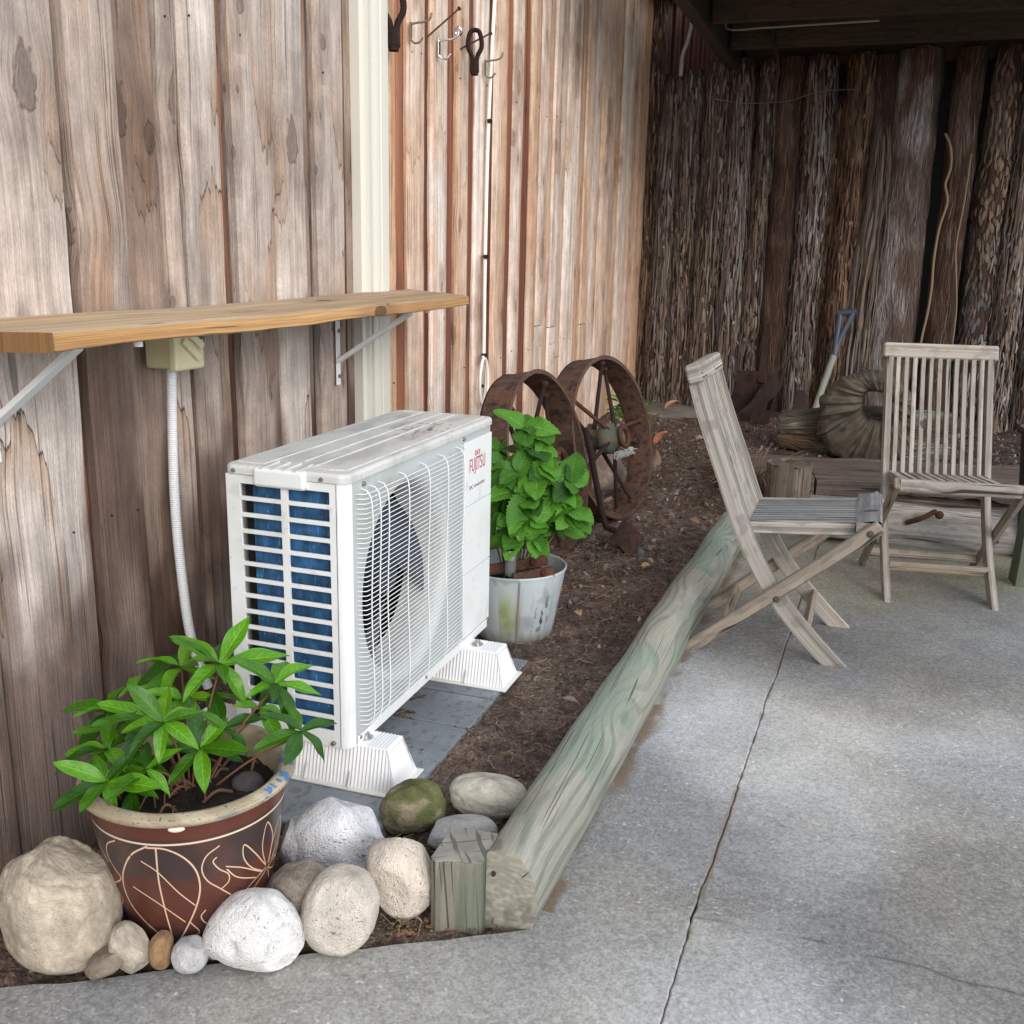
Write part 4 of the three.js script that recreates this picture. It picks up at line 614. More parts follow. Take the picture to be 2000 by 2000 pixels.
// ---------------------------------------------------------------- glazed pot with plant
{
  const PX = 0.622, PZ = -1.394, t = thing('glazed_pot', 'large brown glazed pot scratched with leaf patterns, holding a green plant', 'flower pot', [PX, 0.0, PZ]); t.scale.y = 1.08;
  const W = 2048, H = 512, cv = document.createElement('canvas'); cv.width = W; cv.height = H; const c = cv.getContext('2d');
  const R = rng(61); const top = 0.27;
  const img = c.createImageData(W, H);
  for (let j = 0; j < H; j++) for (let i = 0; i < W; i++) {
    const y = 1 - j / H, x = i / W * 6.283, n = fbm(Math.cos(x) * 3 + 9, Math.sin(x) * 3 + 9 + y * 4, 971, 4), st = fbm(x * 1.2, y * 16, 973, 3);
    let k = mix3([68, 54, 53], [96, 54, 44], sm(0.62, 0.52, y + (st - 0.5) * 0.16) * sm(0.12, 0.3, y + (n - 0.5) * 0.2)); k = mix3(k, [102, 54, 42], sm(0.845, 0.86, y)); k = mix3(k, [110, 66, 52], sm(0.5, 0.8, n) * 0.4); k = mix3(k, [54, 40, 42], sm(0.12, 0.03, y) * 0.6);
    const m = 0.9 + (N2(i * 0.4, j * 0.4, 975) - 0.5) * 0.14, p = (j * W + i) * 4; img.data[p] = k[0] * m; img.data[p + 1] = k[1] * m; img.data[p + 2] = k[2] * m; img.data[p + 3] = 255;
  }
  c.putImageData(img, 0, 0);
  const prof = [[0.0, 0.006], [0.118, 0.006], [0.126, 0.014], [0.133, 0.04], [0.142, 0.075], [0.152, 0.12], [0.160, 0.16], [0.166, 0.2], [0.1695, 0.23], [0.1705, 0.25], [0.173, 0.2585]];
  const rad = (y) => { for (let i = 1; i < prof.length; i++) if (y <= prof[i][1]) return mix(prof[i - 1][0], prof[i][0], (y - prof[i - 1][1]) / (prof[i][1] - prof[i - 1][1] || 1)); return 0.168; };
  const map = ([px, py]) => { const s = -0.00036 * (px - 760) ** 2; const y = clamp(0.222 - (py - s - 320) / 860 * 0.21, 0.01, 0.24); const Rz = 765 * rad(y) / 0.169, th = Math.asin(clamp((px - 925) / Rz, -0.98, 0.98)); let u = (0.657 + th) / (2 * Math.PI); return [((u + 1) % 1) * W, (1 - y / top) * H]; };
  const line = (pts, w = 5) => { const cu = new THREE.CatmullRomCurve3(pts.map((p) => V(p[0], p[1], 0))); c.beginPath(); let prev; for (let i = 0; i <= 60; i++) { const q = cu.getPoint(i / 60), m = map([q.x, q.y]); if (prev && Math.abs(m[0] - prev) > W / 2) c.moveTo(...m); else i ? c.lineTo(...m) : c.moveTo(...m); prev = m[0]; } c.lineWidth = w; c.strokeStyle = '#d8b898'; c.lineCap = 'round'; c.stroke(); };
  c.fillStyle = '#dcc2a6'; c.fillRect(0, (1 - 0.224 / top) * H, W, 7);
  [[[590, 325], [480, 385], [408, 520], [395, 650], [430, 800], [510, 930], [600, 1030], [680, 1100]], [[590, 335], [720, 350], [850, 420], [930, 520], [955, 650], [930, 790], [870, 940], [800, 1080], [760, 1140]], [[655, 340], [660, 600], [690, 850], [725, 1060]]].forEach((a) => line(a, 6));
  [[[545, 440], [650, 520], [800, 700], [910, 810]], [[470, 655], [600, 750], [720, 850], [830, 950]], [[870, 960], [930, 1050], [880, 1090], [860, 1150]], [[1110, 340], [1010, 420], [975, 520], [1010, 610], [1110, 690], [1200, 770], [1215, 820]], [[1085, 430], [1060, 460], [1100, 520], [1170, 570], [1170, 630], [1110, 690]], [[985, 860], [950, 910], [980, 970], [1080, 1020], [1150, 1080]],
    [[360, 290], [300, 330], [290, 420], [340, 530], [380, 600], [310, 680]], [[260, 520], [270, 600], [350, 740], [375, 800], [370, 850]], [[175, 200], [230, 370], [290, 490]], [[1470, 560], [1380, 420], [1300, 345], [1290, 440], [1340, 530], [1440, 600]], [[1470, 560], [1445, 380], [1495, 190], [1535, 300], [1490, 550]], [[1500, 550], [1540, 350], [1610, 190], [1605, 320], [1520, 540]], [[1520, 540], [1610, 380], [1655, 250], [1645, 360], [1540, 550]],
    [[1430, 600], [1280, 530], [1155, 505]], [[1160, 530], [1230, 600], [1380, 640]], [[1470, 580], [1330, 700], [1220, 830]], [[1480, 600], [1400, 690], [1360, 740]], [[1490, 620], [1495, 670], [1500, 720]], [[1490, 590], [1555, 540], [1580, 600], [1550, 640], [1490, 600]]].forEach((a) => line(a, 4.5));
  // the same scratched leaf and spray go on round the back of the pot
  const half = c.getImageData(0, 0, 620, H); c.putImageData(half, 760, 0); 
  const ct = new THREE.CanvasTexture(cv); ct.colorSpace = THREE.SRGBColorSpace; ct.magFilter = THREE.LinearFilter; ct.wrapS = THREE.RepeatWrapping;
  const g = lathe(prof, 120); { const p = g.attributes.position, uv = g.attributes.uv; for (let i = 0; i < p.count; i++) uv.setY(i, clamp(p.getY(i) / top, 0.001, 0.999)); }
  part(t, 'body', g, mat({ map: ct, roughness: 0.3 }));
  const rimT = rep(tex(1024, 256, (u, v) => { const x = u * 6.283, n = fbm(Math.cos(x) * 5 + 9, Math.sin(x) * 5 + 9 + v * 2, 981, 4), n2 = fbm(x * 9, v * 4, 983, 3), l = N2(x * 1.5, v * 26, 985); let k = mix3([172, 160, 134], [148, 134, 110], sm(0.35, 0.7, n) * 0.8 + (l - 0.5) * 0.6); k = mix3(k, [74, 112, 158], sm(0.6, 0.64, n2) * sm(0.75, 0.3, Math.abs(x - 1.75)) * 0.9); k = mix3(k, [120, 122, 118], sm(0.66, 0.74, fbm(x * 5 + 7, v * 3, 987, 3)) * 0.8); const sp = sm(0.88, 0.94, N2(x * 60, v * 40, 989)); return [k[0] * (1 - sp * 0.6), k[1] * (1 - sp * 0.6), k[2] * (1 - sp * 0.6), 128 + (l - 0.5) * 80]; }), 1, 1);
  const rg = lathe([[0.170, 0.257], [0.181, 0.2575], [0.1865, 0.261], [0.188, 0.2665], [0.1855, 0.2715], [0.172, 0.2745], [0.164, 0.2738], [0.157, 0.268], [0.155, 0.25], [0.153, 0.205]], 120);
  { const p = rg.attributes.position; for (let i = 0; i < p.count; i++) { const a = Math.atan2(p.getX(i), p.getZ(i)), d = Math.exp(-(((a - 0.5) / 0.03) ** 2)); if (p.getY(i) < 0.262 && p.getY(i) > 0.24) p.setY(i, p.getY(i) - d * 0.0); } }
  part(t, 'rim', rg, tmat(rimT, 0.0015, { roughness: 0.55 }));
  part(t, 'chip', new THREE.SphereGeometry(1, 12, 8).scale(0.014, 0.005, 0.003).translate(0, 0.256, 0.1825).rotateY(0.52), mat({ color: 0xd8d2c4 }));
  part(t, 'potting_soil', gridGeo(60, 14, (u, v) => { const a = u * 6.283, r = v * 0.155, x = r * Math.cos(a), z = r * Math.sin(a); return [x, 0.228 + (fbm(x * 40 + 9, z * 40 + 9, 991, 4) - 0.5) * 0.03, z, x, z]; }), tint(soilM, 0x54463e));
  const Q = rng(71), lt = []; for (let i = 0; i < 26; i++) { const a = Q() * 6.283, r = Q() * 0.12, x = r * Math.cos(a), z = r * Math.sin(a), d = Q() * 6.283, L = 0.02 + Q() * 0.04; lt.push(tube([[x, 0.232, z], [x + L * 0.5 * Math.cos(d), 0.242 + Q() * 0.01, z + L * 0.5 * Math.sin(d)], [x + L * Math.cos(d), 0.234, z + L * Math.sin(d)]], 0.0012 + Q() * 0.0022, 8, 5)); }
  const li = part(t, 'bark_litter', merge(lt), mat({ color: 0x5e4433 })); li.userData.kind = 'stuff';
  const pr = new THREE.SphereGeometry(1, 24, 16); { const q = pr.attributes.position; for (let i = 0; i < q.count; i++) { const k = 1 + (fbm3(q.getX(i) * 2 + 4, q.getY(i) * 2 + 4, q.getZ(i) * 2 + 4, 993) - 0.5) * 0.5; q.setXYZ(i, q.getX(i) * 0.032 * k, q.getY(i) * 0.024 * k, q.getZ(i) * 0.028 * k); } pr.computeVertexNormals(); }
  const peb = single('pebble', 'grey pebble lying on the soil inside the glazed pot', 'stone', pr.translate(PX + 0.085, 0.244, PZ - 0.055), stoneCol(0x6a6264), [PX + 0.085, 0.24, PZ - 0.055]);
}
// leaves
function leafGeo(L, W, o = {}) {
  const nv = o.nv ?? 9, ser = o.serr ?? 0;
  return gridGeo(6, nv, (u, v, i, j) => {
    const s = u * 2 - 1; let w = W * Math.pow(Math.sin(Math.PI * Math.pow(v, o.pw ?? 0.8)), o.sh ?? 0.85) * 0.5; if (j === 0) w = 0.0018; if (j === nv) w = 0.0002;
    if (ser && j > 1 && j < nv) w *= 1 + (j % 2 ? ser : -ser) * 0.5;
    const y = -(o.curl ?? 0.25) * L * v * v + Math.abs(s) * w * (o.fold ?? 0.35) + (o.wave ?? 0.02) * L * Math.sin(v * 11 + s * 2) * Math.abs(s) + (o.quilt ?? 0) * Math.cos(j * Math.PI) * (1 - Math.abs(s)) * L * 0.01;
    return [s * w, y, L * v * (1 - (o.curl ?? 0.25) * 0.25 * v), u, v];
  });
}
const leafTexture = (c1, c2, vein, edge, seed, rows) => rep(tex(128, 256, (u, v) => {
  const s = Math.abs(u * 2 - 1), n = fbm(u * 6, v * 9, seed, 3), mid = sm(0.06, 0.015, s), sv = sm(0.16, 0.03, Math.abs(((v * rows - s * 1.6) % 1 + 1) % 1 - 0.5)) * sm(0.95, 0.3, s);
  let c = mix3(c1, c2, n * 0.8 + v * 0.1); c = mix3(c, vein, Math.max(mid * 0.75, sv * 0.34)); c = mix3(c, edge, sm(0.88, 0.99, s) * 0.5); return [...c, 128 + mid * 60 - sv * 50 + (n - 0.5) * 40];
}), 1, 1);
const LT = leafTexture([72, 128, 18], [100, 158, 26], [164, 204, 84], [156, 194, 74], 1001, 7), HT = leafTexture([78, 134, 34], [104, 162, 46], [156, 200, 112], [130, 178, 80], 1011, 8);
const leafM = (t, color, rough = 0.36) => new THREE.MeshPhysicalMaterial({ map: t.map, bumpMap: t.bump, bumpScale: 0.0012, color, roughness: rough, specularIntensity: 0.6, transmission: 0.22, thickness: 0, side: THREE.DoubleSide });
const leafMs = [leafM(LT, 0xf4fae4), leafM(LT, 0xaec08c), leafM(LT, 0x74905c), leafM(LT, 0xfff2a0)], hydMs = [leafM(HT, 0xd2dec4, 0.55), leafM(HT, 0xa4ba98, 0.55), leafM(HT, 0x708c64, 0.55)]; for (const m of hydMs) { m.transmission = 0.15; m.bumpScale = 0.004; };
function orient(m, p, dir, up) { const z = dir.clone().normalize(), x = up.clone().cross(z).normalize(), y = z.clone().cross(x); m.quaternion.setFromRotationMatrix(new THREE.Matrix4().makeBasis(x, y, z)); m.position.copy(p); }
const TOCAM = V(1.7, 1.2, 0);
{
  const base = V(0.622, 0.245, -1.394), t = thing('potted_shrub', 'green shrub with whorls of glossy pointed leaves in the brown glazed pot', 'plant', [base.x, base.y, base.z]);
  const G = [leafGeo(0.108, 0.033, { curl: 0.2, nv: 14, sh: 0.8, pw: 0.95 }), leafGeo(0.1, 0.03, { curl: 0.38, fold: 0.5, nv: 14, sh: 0.8, pw: 0.9 }), leafGeo(0.114, 0.036, { curl: 0.1, fold: 0.28, nv: 14, sh: 0.8, pw: 1.0 }), leafGeo(0.08, 0.026, { curl: 0.3, nv: 14, sh: 0.85 })], R = rng(83), stems = [];
  const heads = [[0.614, 0.40, -1.346, 9, 1], [0.489, 0.325, -1.343, 8, 1], [0.546, 0.31, -1.273, 8, 0.92], [0.512, 0.412, -1.532, 8, 0.9], [0.604, 0.436, -1.526, 8, 1.12], [0.722, 0.415, -1.528, 8, 0.98], [0.80, 0.353, -1.484, 6, 0.85], [0.644, 0.329, -1.402, 8, 0.95], [0.655, 0.345, -1.455, 6, 0.9], [0.415, 0.345, -1.44, 8, 0.95], [0.43, 0.37, -1.50, 6, 0.9], [0.575, 0.29, -1.30, 5, 0.85], [0.676, 0.35, -1.545, 5, 0.8], [0.60, 0.325, -1.31, 5, 0.85], [0.52, 0.36, -1.42, 7, 1], [0.56, 0.38, -1.47, 7, 0.95], [0.475, 0.35, -1.38, 6, 0.85]];
  for (const [hx, hy, hz, n, s] of heads) {
    const p = V(hx, hy, hz), out = p.clone().sub(base); out.y = 0; const b0 = base.clone().add(out.clone().multiplyScalar(0.18));
    const mid = base.clone().lerp(p, 0.55); mid.y += 0.02 - out.length() * 0.12;
    stems.push(tube([[b0.x, b0.y, b0.z], [mid.x, mid.y, mid.z], [p.x, p.y - 0.006, p.z]], 0.0022, 14, 6));
    const toC = TOCAM.clone().sub(p).normalize(), axis = V(0, 1, 0).add(out.clone().multiplyScalar(2.2)).add(toC.multiplyScalar(0.6)).normalize();
    const e1 = V(1, 0, 0).cross(axis).normalize(), e2 = axis.clone().cross(e1); const ph = R() * 6;
    for (let k = 0; k < n; k++) {
      const a = ph + k * 2.4, el = -0.42 + (k / n) * 1.05 + R() * 0.3, dir = e1.clone().multiplyScalar(Math.cos(a) * Math.cos(el)).add(e2.clone().multiplyScalar(Math.sin(a) * Math.cos(el))).add(axis.clone().multiplyScalar(Math.sin(el)));
      const dark = R(); const m = part(t, 'leaf', G[Math.floor(R() * 4)], leafMs[dark < 0.38 ? 0 : dark < 0.7 ? 1 : dark < 0.94 ? 2 : 3]);
      orient(m, p.clone().sub(base), dir, axis.clone().add(V((R() - 0.5) * 0.5, 0, (R() - 0.5) * 0.5))); const q = s * (0.72 + R() * 0.4); m.scale.set(q, q, q);
    }
  }
  partW(t, 'stem', merge(stems), mat({ color: 0x6a4632 }));
}
// ---------------------------------------------------------------- bucket with hydrangea, solar light, rusty irons
{
  const B = [0.705, 0.012, -2.95], t = thing('metal_bucket', 'old galvanised bucket with moss stains beside the heat pump', 'bucket', B);
  const gt = rep(tex(1024, 512, (u, v) => {
    const x = u * 6.283, cx = Math.cos(x) * 3 + 9, sx = Math.sin(x) * 3 + 9, a = fbm(cx, sx + v * 2, 1021, 4), d = fbm(x * 8, v * 8, 1023, 3), sp = fbm(x * 3, v * 3, 1025, 4);
    let c = mix3([160, 169, 171], [190, 198, 199], a); c = mix3(c, [128, 134, 132], sm(0.55, 0.7, sp) * 0.5);
    const seam = Math.exp(-(((x - 0.42) / 0.07) ** 2)); c = mix3(c, [140, 116, 94], seam * sm(1.0, 0.35, v) * sm(0.12, 0.35, v) * (0.35 + d * 0.8));
    const moss = Math.exp(-(((x - 0.15) / 0.22) ** 2)) * Math.exp(-(((v - 0.4) / 0.3) ** 2)); c = mix3(c, [126, 136, 72], moss * (0.35 + d * 0.7)); c = mix3(c, [96, 88, 76], sm(0.25, 0.0, v) * (0.3 + d * 0.7));
    const sc = sm(0.6, 0.66, fbm(x * 11, v * 9, 1027, 3)) * Math.exp(-(((x - 0.98) / 0.2) ** 2)) * Math.exp(-(((v - 0.42) / 0.25) ** 2)); c = mix3(c, [58, 58, 58], sc);
    return [...c, 128 + (d - 0.5) * 60];
  }), 1, 1);
  const g = lathe([[0, 0.004], [0.12, 0.004], [0.126, 0.01], [0.128, 0.02], [0.163, 0.222], [0.167, 0.226], [0.167, 0.231], [0.163, 0.233], [0.159, 0.228], [0.128, 0.04], [0, 0.04]], 72);
  { const p = g.attributes.position, uv = g.attributes.uv; for (let i = 0; i < p.count; i++) uv.setY(i, p.getY(i) / 0.235); }
  part(t, 'pail', g, tmat(gt, 0.001, { roughness: 0.6, metalness: 0.1 }));
  part(t, 'seam', bar([0.052, 0.015, 0.117], [0.068, 0.222, 0.149], 0.006, 0.003), mat({ color: 0x8c8a88, metalness: 0.4, roughness: 0.5 }));
  part(t, 'soil_fill', gridGeo(32, 8, (u, v) => { const a = u * 6.283, r = v * 0.155, x = r * Math.cos(a), z = r * Math.sin(a); return [x, 0.185 + (fbm(x * 30 + 9, z * 30 + 9, 1031, 3) - 0.5) * 0.03, z, x, z]; }), tint(soilM, 0x50443c));
  const iron = (l, a, b) => { const s = thing('rusty_iron_bar', l, 'iron bar', a); partW(s, 'bar', bar(a, b, 0.01, 0.034, [0, 1, 0], 0.002), rustRed); const m = V(...a).lerp(V(...b), 0.75); partW(s, 'bolt_head', new THREE.SphereGeometry(0.011, 14, 10).translate(m.x + 0.002, m.y + 0.004, m.z + 0.009), tint(rustM, 0xffb080)); };
  iron('rusty flat iron bar with a bolt, lying across the front of the bucket', [0.752, 0.243, -2.80], [0.855, 0.255, -2.885]);
  iron('longer rusty iron bar lying behind the front one inside the bucket', [0.66, 0.25, -2.83], [0.815, 0.268, -2.95]);
  iron('short rusty iron bar standing on end at the left of the bucket', [0.655, 0.225, -2.84], [0.652, 0.34, -2.85]);
  const L = thing('solar_light', 'small solar garden light with a steel collar, standing in the bucket', 'garden light', [0.736, 0.2, -2.822]);
  partW(L, 'cap', merge([new THREE.CylinderGeometry(0.0185, 0.0185, 0.03, 28).translate(0.736, 0.312, -2.822)]), steel);
  partW(L, 'solar_cell', new THREE.CylinderGeometry(0.0195, 0.0185, 0.006, 28).translate(0.736, 0.33, -2.822), mat({ color: 0x141a22, roughness: 0.25 }));
  partW(L, 'lens', new THREE.CylinderGeometry(0.0165, 0.0165, 0.05, 24, 1, true).translate(0.736, 0.272, -2.822), new THREE.MeshPhysicalMaterial({ color: 0xdfe6e6, transmission: 0.9, roughness: 0.25, thickness: 0 }));
  partW(L, 'stake', cyl([0.736, 0.195, -2.825], [0.736, 0.25, -2.822], 0.006), mat({ color: 0x3a3632 }));
  const hb = V(0.70, 0.2, -2.95), h = thing('hydrangea', 'leafy bright green hydrangea with toothed leaves growing in the metal bucket', 'plant', [hb.x, hb.y, hb.z]);
  const G = [leafGeo(0.125, 0.085, { nv: 22, serr: 0.16, pw: 0.66, sh: 0.75, curl: 0.3, fold: 0.16, quilt: 1.2, wave: 0.03 }), leafGeo(0.115, 0.072, { nv: 22, serr: 0.16, pw: 0.66, sh: 0.75, curl: 0.5, fold: 0.22, quilt: 1.2, wave: 0.04 }), leafGeo(0.105, 0.074, { nv: 22, serr: 0.16, pw: 0.66, sh: 0.75, curl: 0.16, fold: 0.1, quilt: 1.2, wave: 0.03 })], R = rng(97), st = [];
  const hs2 = [[0.69, 0.66, -3.06, 5, 1.0], [0.734, 0.60, -3.03, 6, 1.0], [0.787, 0.56, -3.01, 6, 1], [0.835, 0.48, -3.0, 6, 1], [0.708, 0.54, -2.95, 6, 0.95], [0.76, 0.47, -2.91, 6, 0.95], [0.81, 0.40, -2.92, 6, 0.95], [0.63, 0.47, -3.03, 6, 0.9], [0.59, 0.57, -3.1, 5, 0.9], [0.83, 0.38, -2.97, 5, 0.9], [0.74, 0.36, -2.86, 6, 0.75], [0.70, 0.41, -2.90, 5, 0.8], [0.57, 0.5, -3.08, 5, 0.9], [0.66, 0.55, -2.98, 6, 0.95], [0.775, 0.52, -2.95, 6, 0.95], [0.70, 0.48, -2.93, 6, 0.95], [0.62, 0.40, -2.93, 6, 0.9], [0.79, 0.35, -2.88, 5, 0.85], [0.75, 0.42, -2.88, 6, 0.9], [0.865, 0.51, -3.0, 6, 0.95], [0.875, 0.43, -2.97, 6, 0.95], [0.61, 0.53, -3.0, 6, 1]];
  for (const [x, y, z, n, s] of hs2) {
    const p = V(x, y, z), out = p.clone().sub(hb); out.y = 0; st.push(tube([[hb.x + out.x * 0.3, 0.19, hb.z + out.z * 0.3], [hb.x + out.x * 0.65, 0.19 + (y - 0.19) * 0.55, hb.z + out.z * 0.65], [x, y, z]], 0.0035, 12, 6));
    const toC = TOCAM.clone().sub(p).normalize(), axis = V(0, 0.9, 0).add(out.clone().multiplyScalar(2)).add(toC.multiplyScalar(0.75)).normalize(), e1 = V(1, 0, 0).cross(axis).normalize(), e2 = axis.clone().cross(e1), ph = R() * 6;
    for (let k = 0; k < n; k++) { const a = ph + k * 1.5708 * (k % 2 ? 2 : 1) + (k > 1 ? 0.8 : 0) + R() * 0.4, el = -0.1 + (k / n) * 0.8 + R() * 0.2, dir = e1.clone().multiplyScalar(Math.cos(a) * Math.cos(el)).add(e2.clone().multiplyScalar(Math.sin(a) * Math.cos(el))).add(axis.clone().multiplyScalar(Math.sin(el))); const dk = R(), m = part(h, 'leaf', G[Math.floor(R() * 3)], hydMs[dk < 0.5 ? 0 : dk < 0.8 ? 1 : 2]); orient(m, p.clone().sub(hb), dir, axis.clone().add(V((R() - 0.5) * 0.9, (R() - 0.5) * 0.4, (R() - 0.5) * 0.9))); const q = s * (0.85 + R() * 0.35 - k * 0.03); m.scale.set(q, q, q); }
  }
  partW(h, 'stem', merge(st), mat({ color: 0x6c6a3a }));
}

// ---------------------------------------------------------------- iron wheels
function wheel(label, C, lean, yaw, opt = {}) {
  const t = thing('spoked_iron_wheel', label, 'wheel', C, 0, 'rusty iron wheels leaning by the wall');
  const n = V(Math.cos(lean) * Math.cos(yaw), Math.sin(lean), Math.cos(lean) * Math.sin(yaw)), h = V(0, 1, 0).cross(n).normalize(), u = n.clone().cross(h);
  t.quaternion.setFromRotationMatrix(new THREE.Matrix4().makeBasis(h, u, n)); t.rotateZ(opt.spin ?? 0);
  const Ro = 0.372, Ri = 0.358, D = 0.125;    // rim lies from z = -D to 0
  const rg = lathe([[Ri, 0], [Ro + 0.004, 0], [Ro, -0.008], [Ro, -D + 0.008], [Ro + 0.004, -D], [Ri, -D], [Ri - 0.002, -D * 0.5], [Ri, 0]], 120);
  { const p = rg.attributes.position; for (let i = 0; i < p.count; i++) { const x = p.getX(i), y = p.getY(i), z = p.getZ(i), k = 1 + (fbm3(x * 7 + 3, y * 7 + 3, z * 7 + 3, 1101) - 0.5) * 0.012; p.setXYZ(i, x * k, y, z * k); } const uv = rg.attributes.uv; for (let i = 0; i < uv.count; i++) uv.setXY(i, uv.getX(i) * 4, uv.getY(i) * 0.8); rg.computeVertexNormals(); }
  rg.rotateX(Math.PI / 2); { const p = rg.attributes.position; let mn = 9, mx = -9; for (let i = 0; i < p.count; i++) { mn = Math.min(mn, p.getZ(i)); mx = Math.max(mx, p.getZ(i)); } if (mx > 0.01) rg.translate(0, 0, -mx); }
  part(t, 'rim', rg, rustM);
  const hubM = opt.green ? tmat((() => rep(tex(256, 256, (a, b) => { const f = fbm(a * 6, b * 6, 1111, 4), k = mix3([58, 92, 82], [104, 82, 64], sm(0.46, 0.6, f)); return [...k, 128 + (f - 0.5) * 120]; }), 0.3, 0.3))(), 0.003) : rustDark;
  const hub = part(t, 'hub', lathe([[0.0, 0.07], [0.034, 0.07], [0.04, 0.06], [0.048, 0.03], [0.07, 0.02], [0.072, -0.02], [0.05, -0.03], [0.042, -0.09], [0.044, -0.11], [0.028, -0.12], [0, -0.12]].map(([r, y]) => [r, -y]), 32).rotateX(-Math.PI / 2).translate(0, 0, -0.03), hubM);
  part(hub, 'flange', new THREE.TorusGeometry(0.036, 0.011, 10, 28).scale(1, 1.25, 1).translate(0, 0, 0.048), rustRed);
  const N = 10; for (let k = 0; k < N; k++) { const a = k / N * 6.283, s = k % 2 ? 1 : -1, c = Math.cos(a + 0.18 * s), d = Math.sin(a + 0.18 * s); part(t, 'spoke', cyl([0.05 * Math.cos(a), 0.05 * Math.sin(a), -0.055 + 0.045 * s], [0.352 * c, 0.352 * d, -0.062 - 0.02 * s], 0.0105, 0.0085, 10), k % 3 ? rustDark : rustRed); part(t, 'spoke_boss', new THREE.SphereGeometry(0.017, 12, 8).scale(1, 1, 0.9).translate(0.354 * c, 0.354 * d, -0.062 - 0.02 * s), rustRed); }
  if (opt.lichen) { const R = rng(111), a = []; for (let i = 0; i < 150; i++) { const x = -0.02 + (R() - 0.3) * 0.15, y = -0.085 + (R() - 0.5) * 0.03 - x * 0.28, z = 0.0 + R() * 0.03, d = R() * 6.3, L = 0.012 + R() * 0.02; a.push(tube([[x, y, z], [x + L * 0.5 * Math.cos(d), y + 0.008, z + L * 0.4 * Math.sin(d)], [x + L * Math.cos(d), y + 0.002, z + L * Math.sin(d)]], 0.0014, 5, 4)); } const o = part(t, 'lichen', merge(a), mat({ color: 0xb4b8ac })); o.userData.kind = 'stuff'; }
  return t;
}
wheel('nearer of two rusty spoked iron wheels, behind the hydrangea', [0.545, 0.39, -3.85], 0.227, 0.11);
wheel('farther rusty spoked iron wheel with a green painted hub and grey lichen', [0.645, 0.392, -4.52], 0.227, 0.24, { green: true, lichen: true, spin: 0.3 });
{
  const t = thing('rusty_hoe', 'rusty bent hoe with a square blade lying in front of the iron wheels', 'hoe', [0.82, 0.05, -3.98]);
  partW(t, 'handle', capTube([[0.64, 0.50, -4.02], [0.668, 0.40, -4.01], [0.70, 0.28, -4.0], [0.73, 0.17, -3.99], [0.755, 0.115, -3.98], [0.79, 0.105, -3.975]], 0.013, 40, 10), rustDark);
  partW(t, 'blade', gridGeo(10, 10, (u, v) => { const a = u - 0.5, b = v - 0.5; const x = 0.835 + a * 0.11 + b * 0.03, z = -4.0 - b * 0.13 + a * 0.08, y = 0.068 - a * 0.05 + b * 0.055 + 0.012 * (1 - 4 * a * a); return [x, y, z, u * 0.5, v * 0.5]; }), tint(rustM, 0xc0aca4));
}
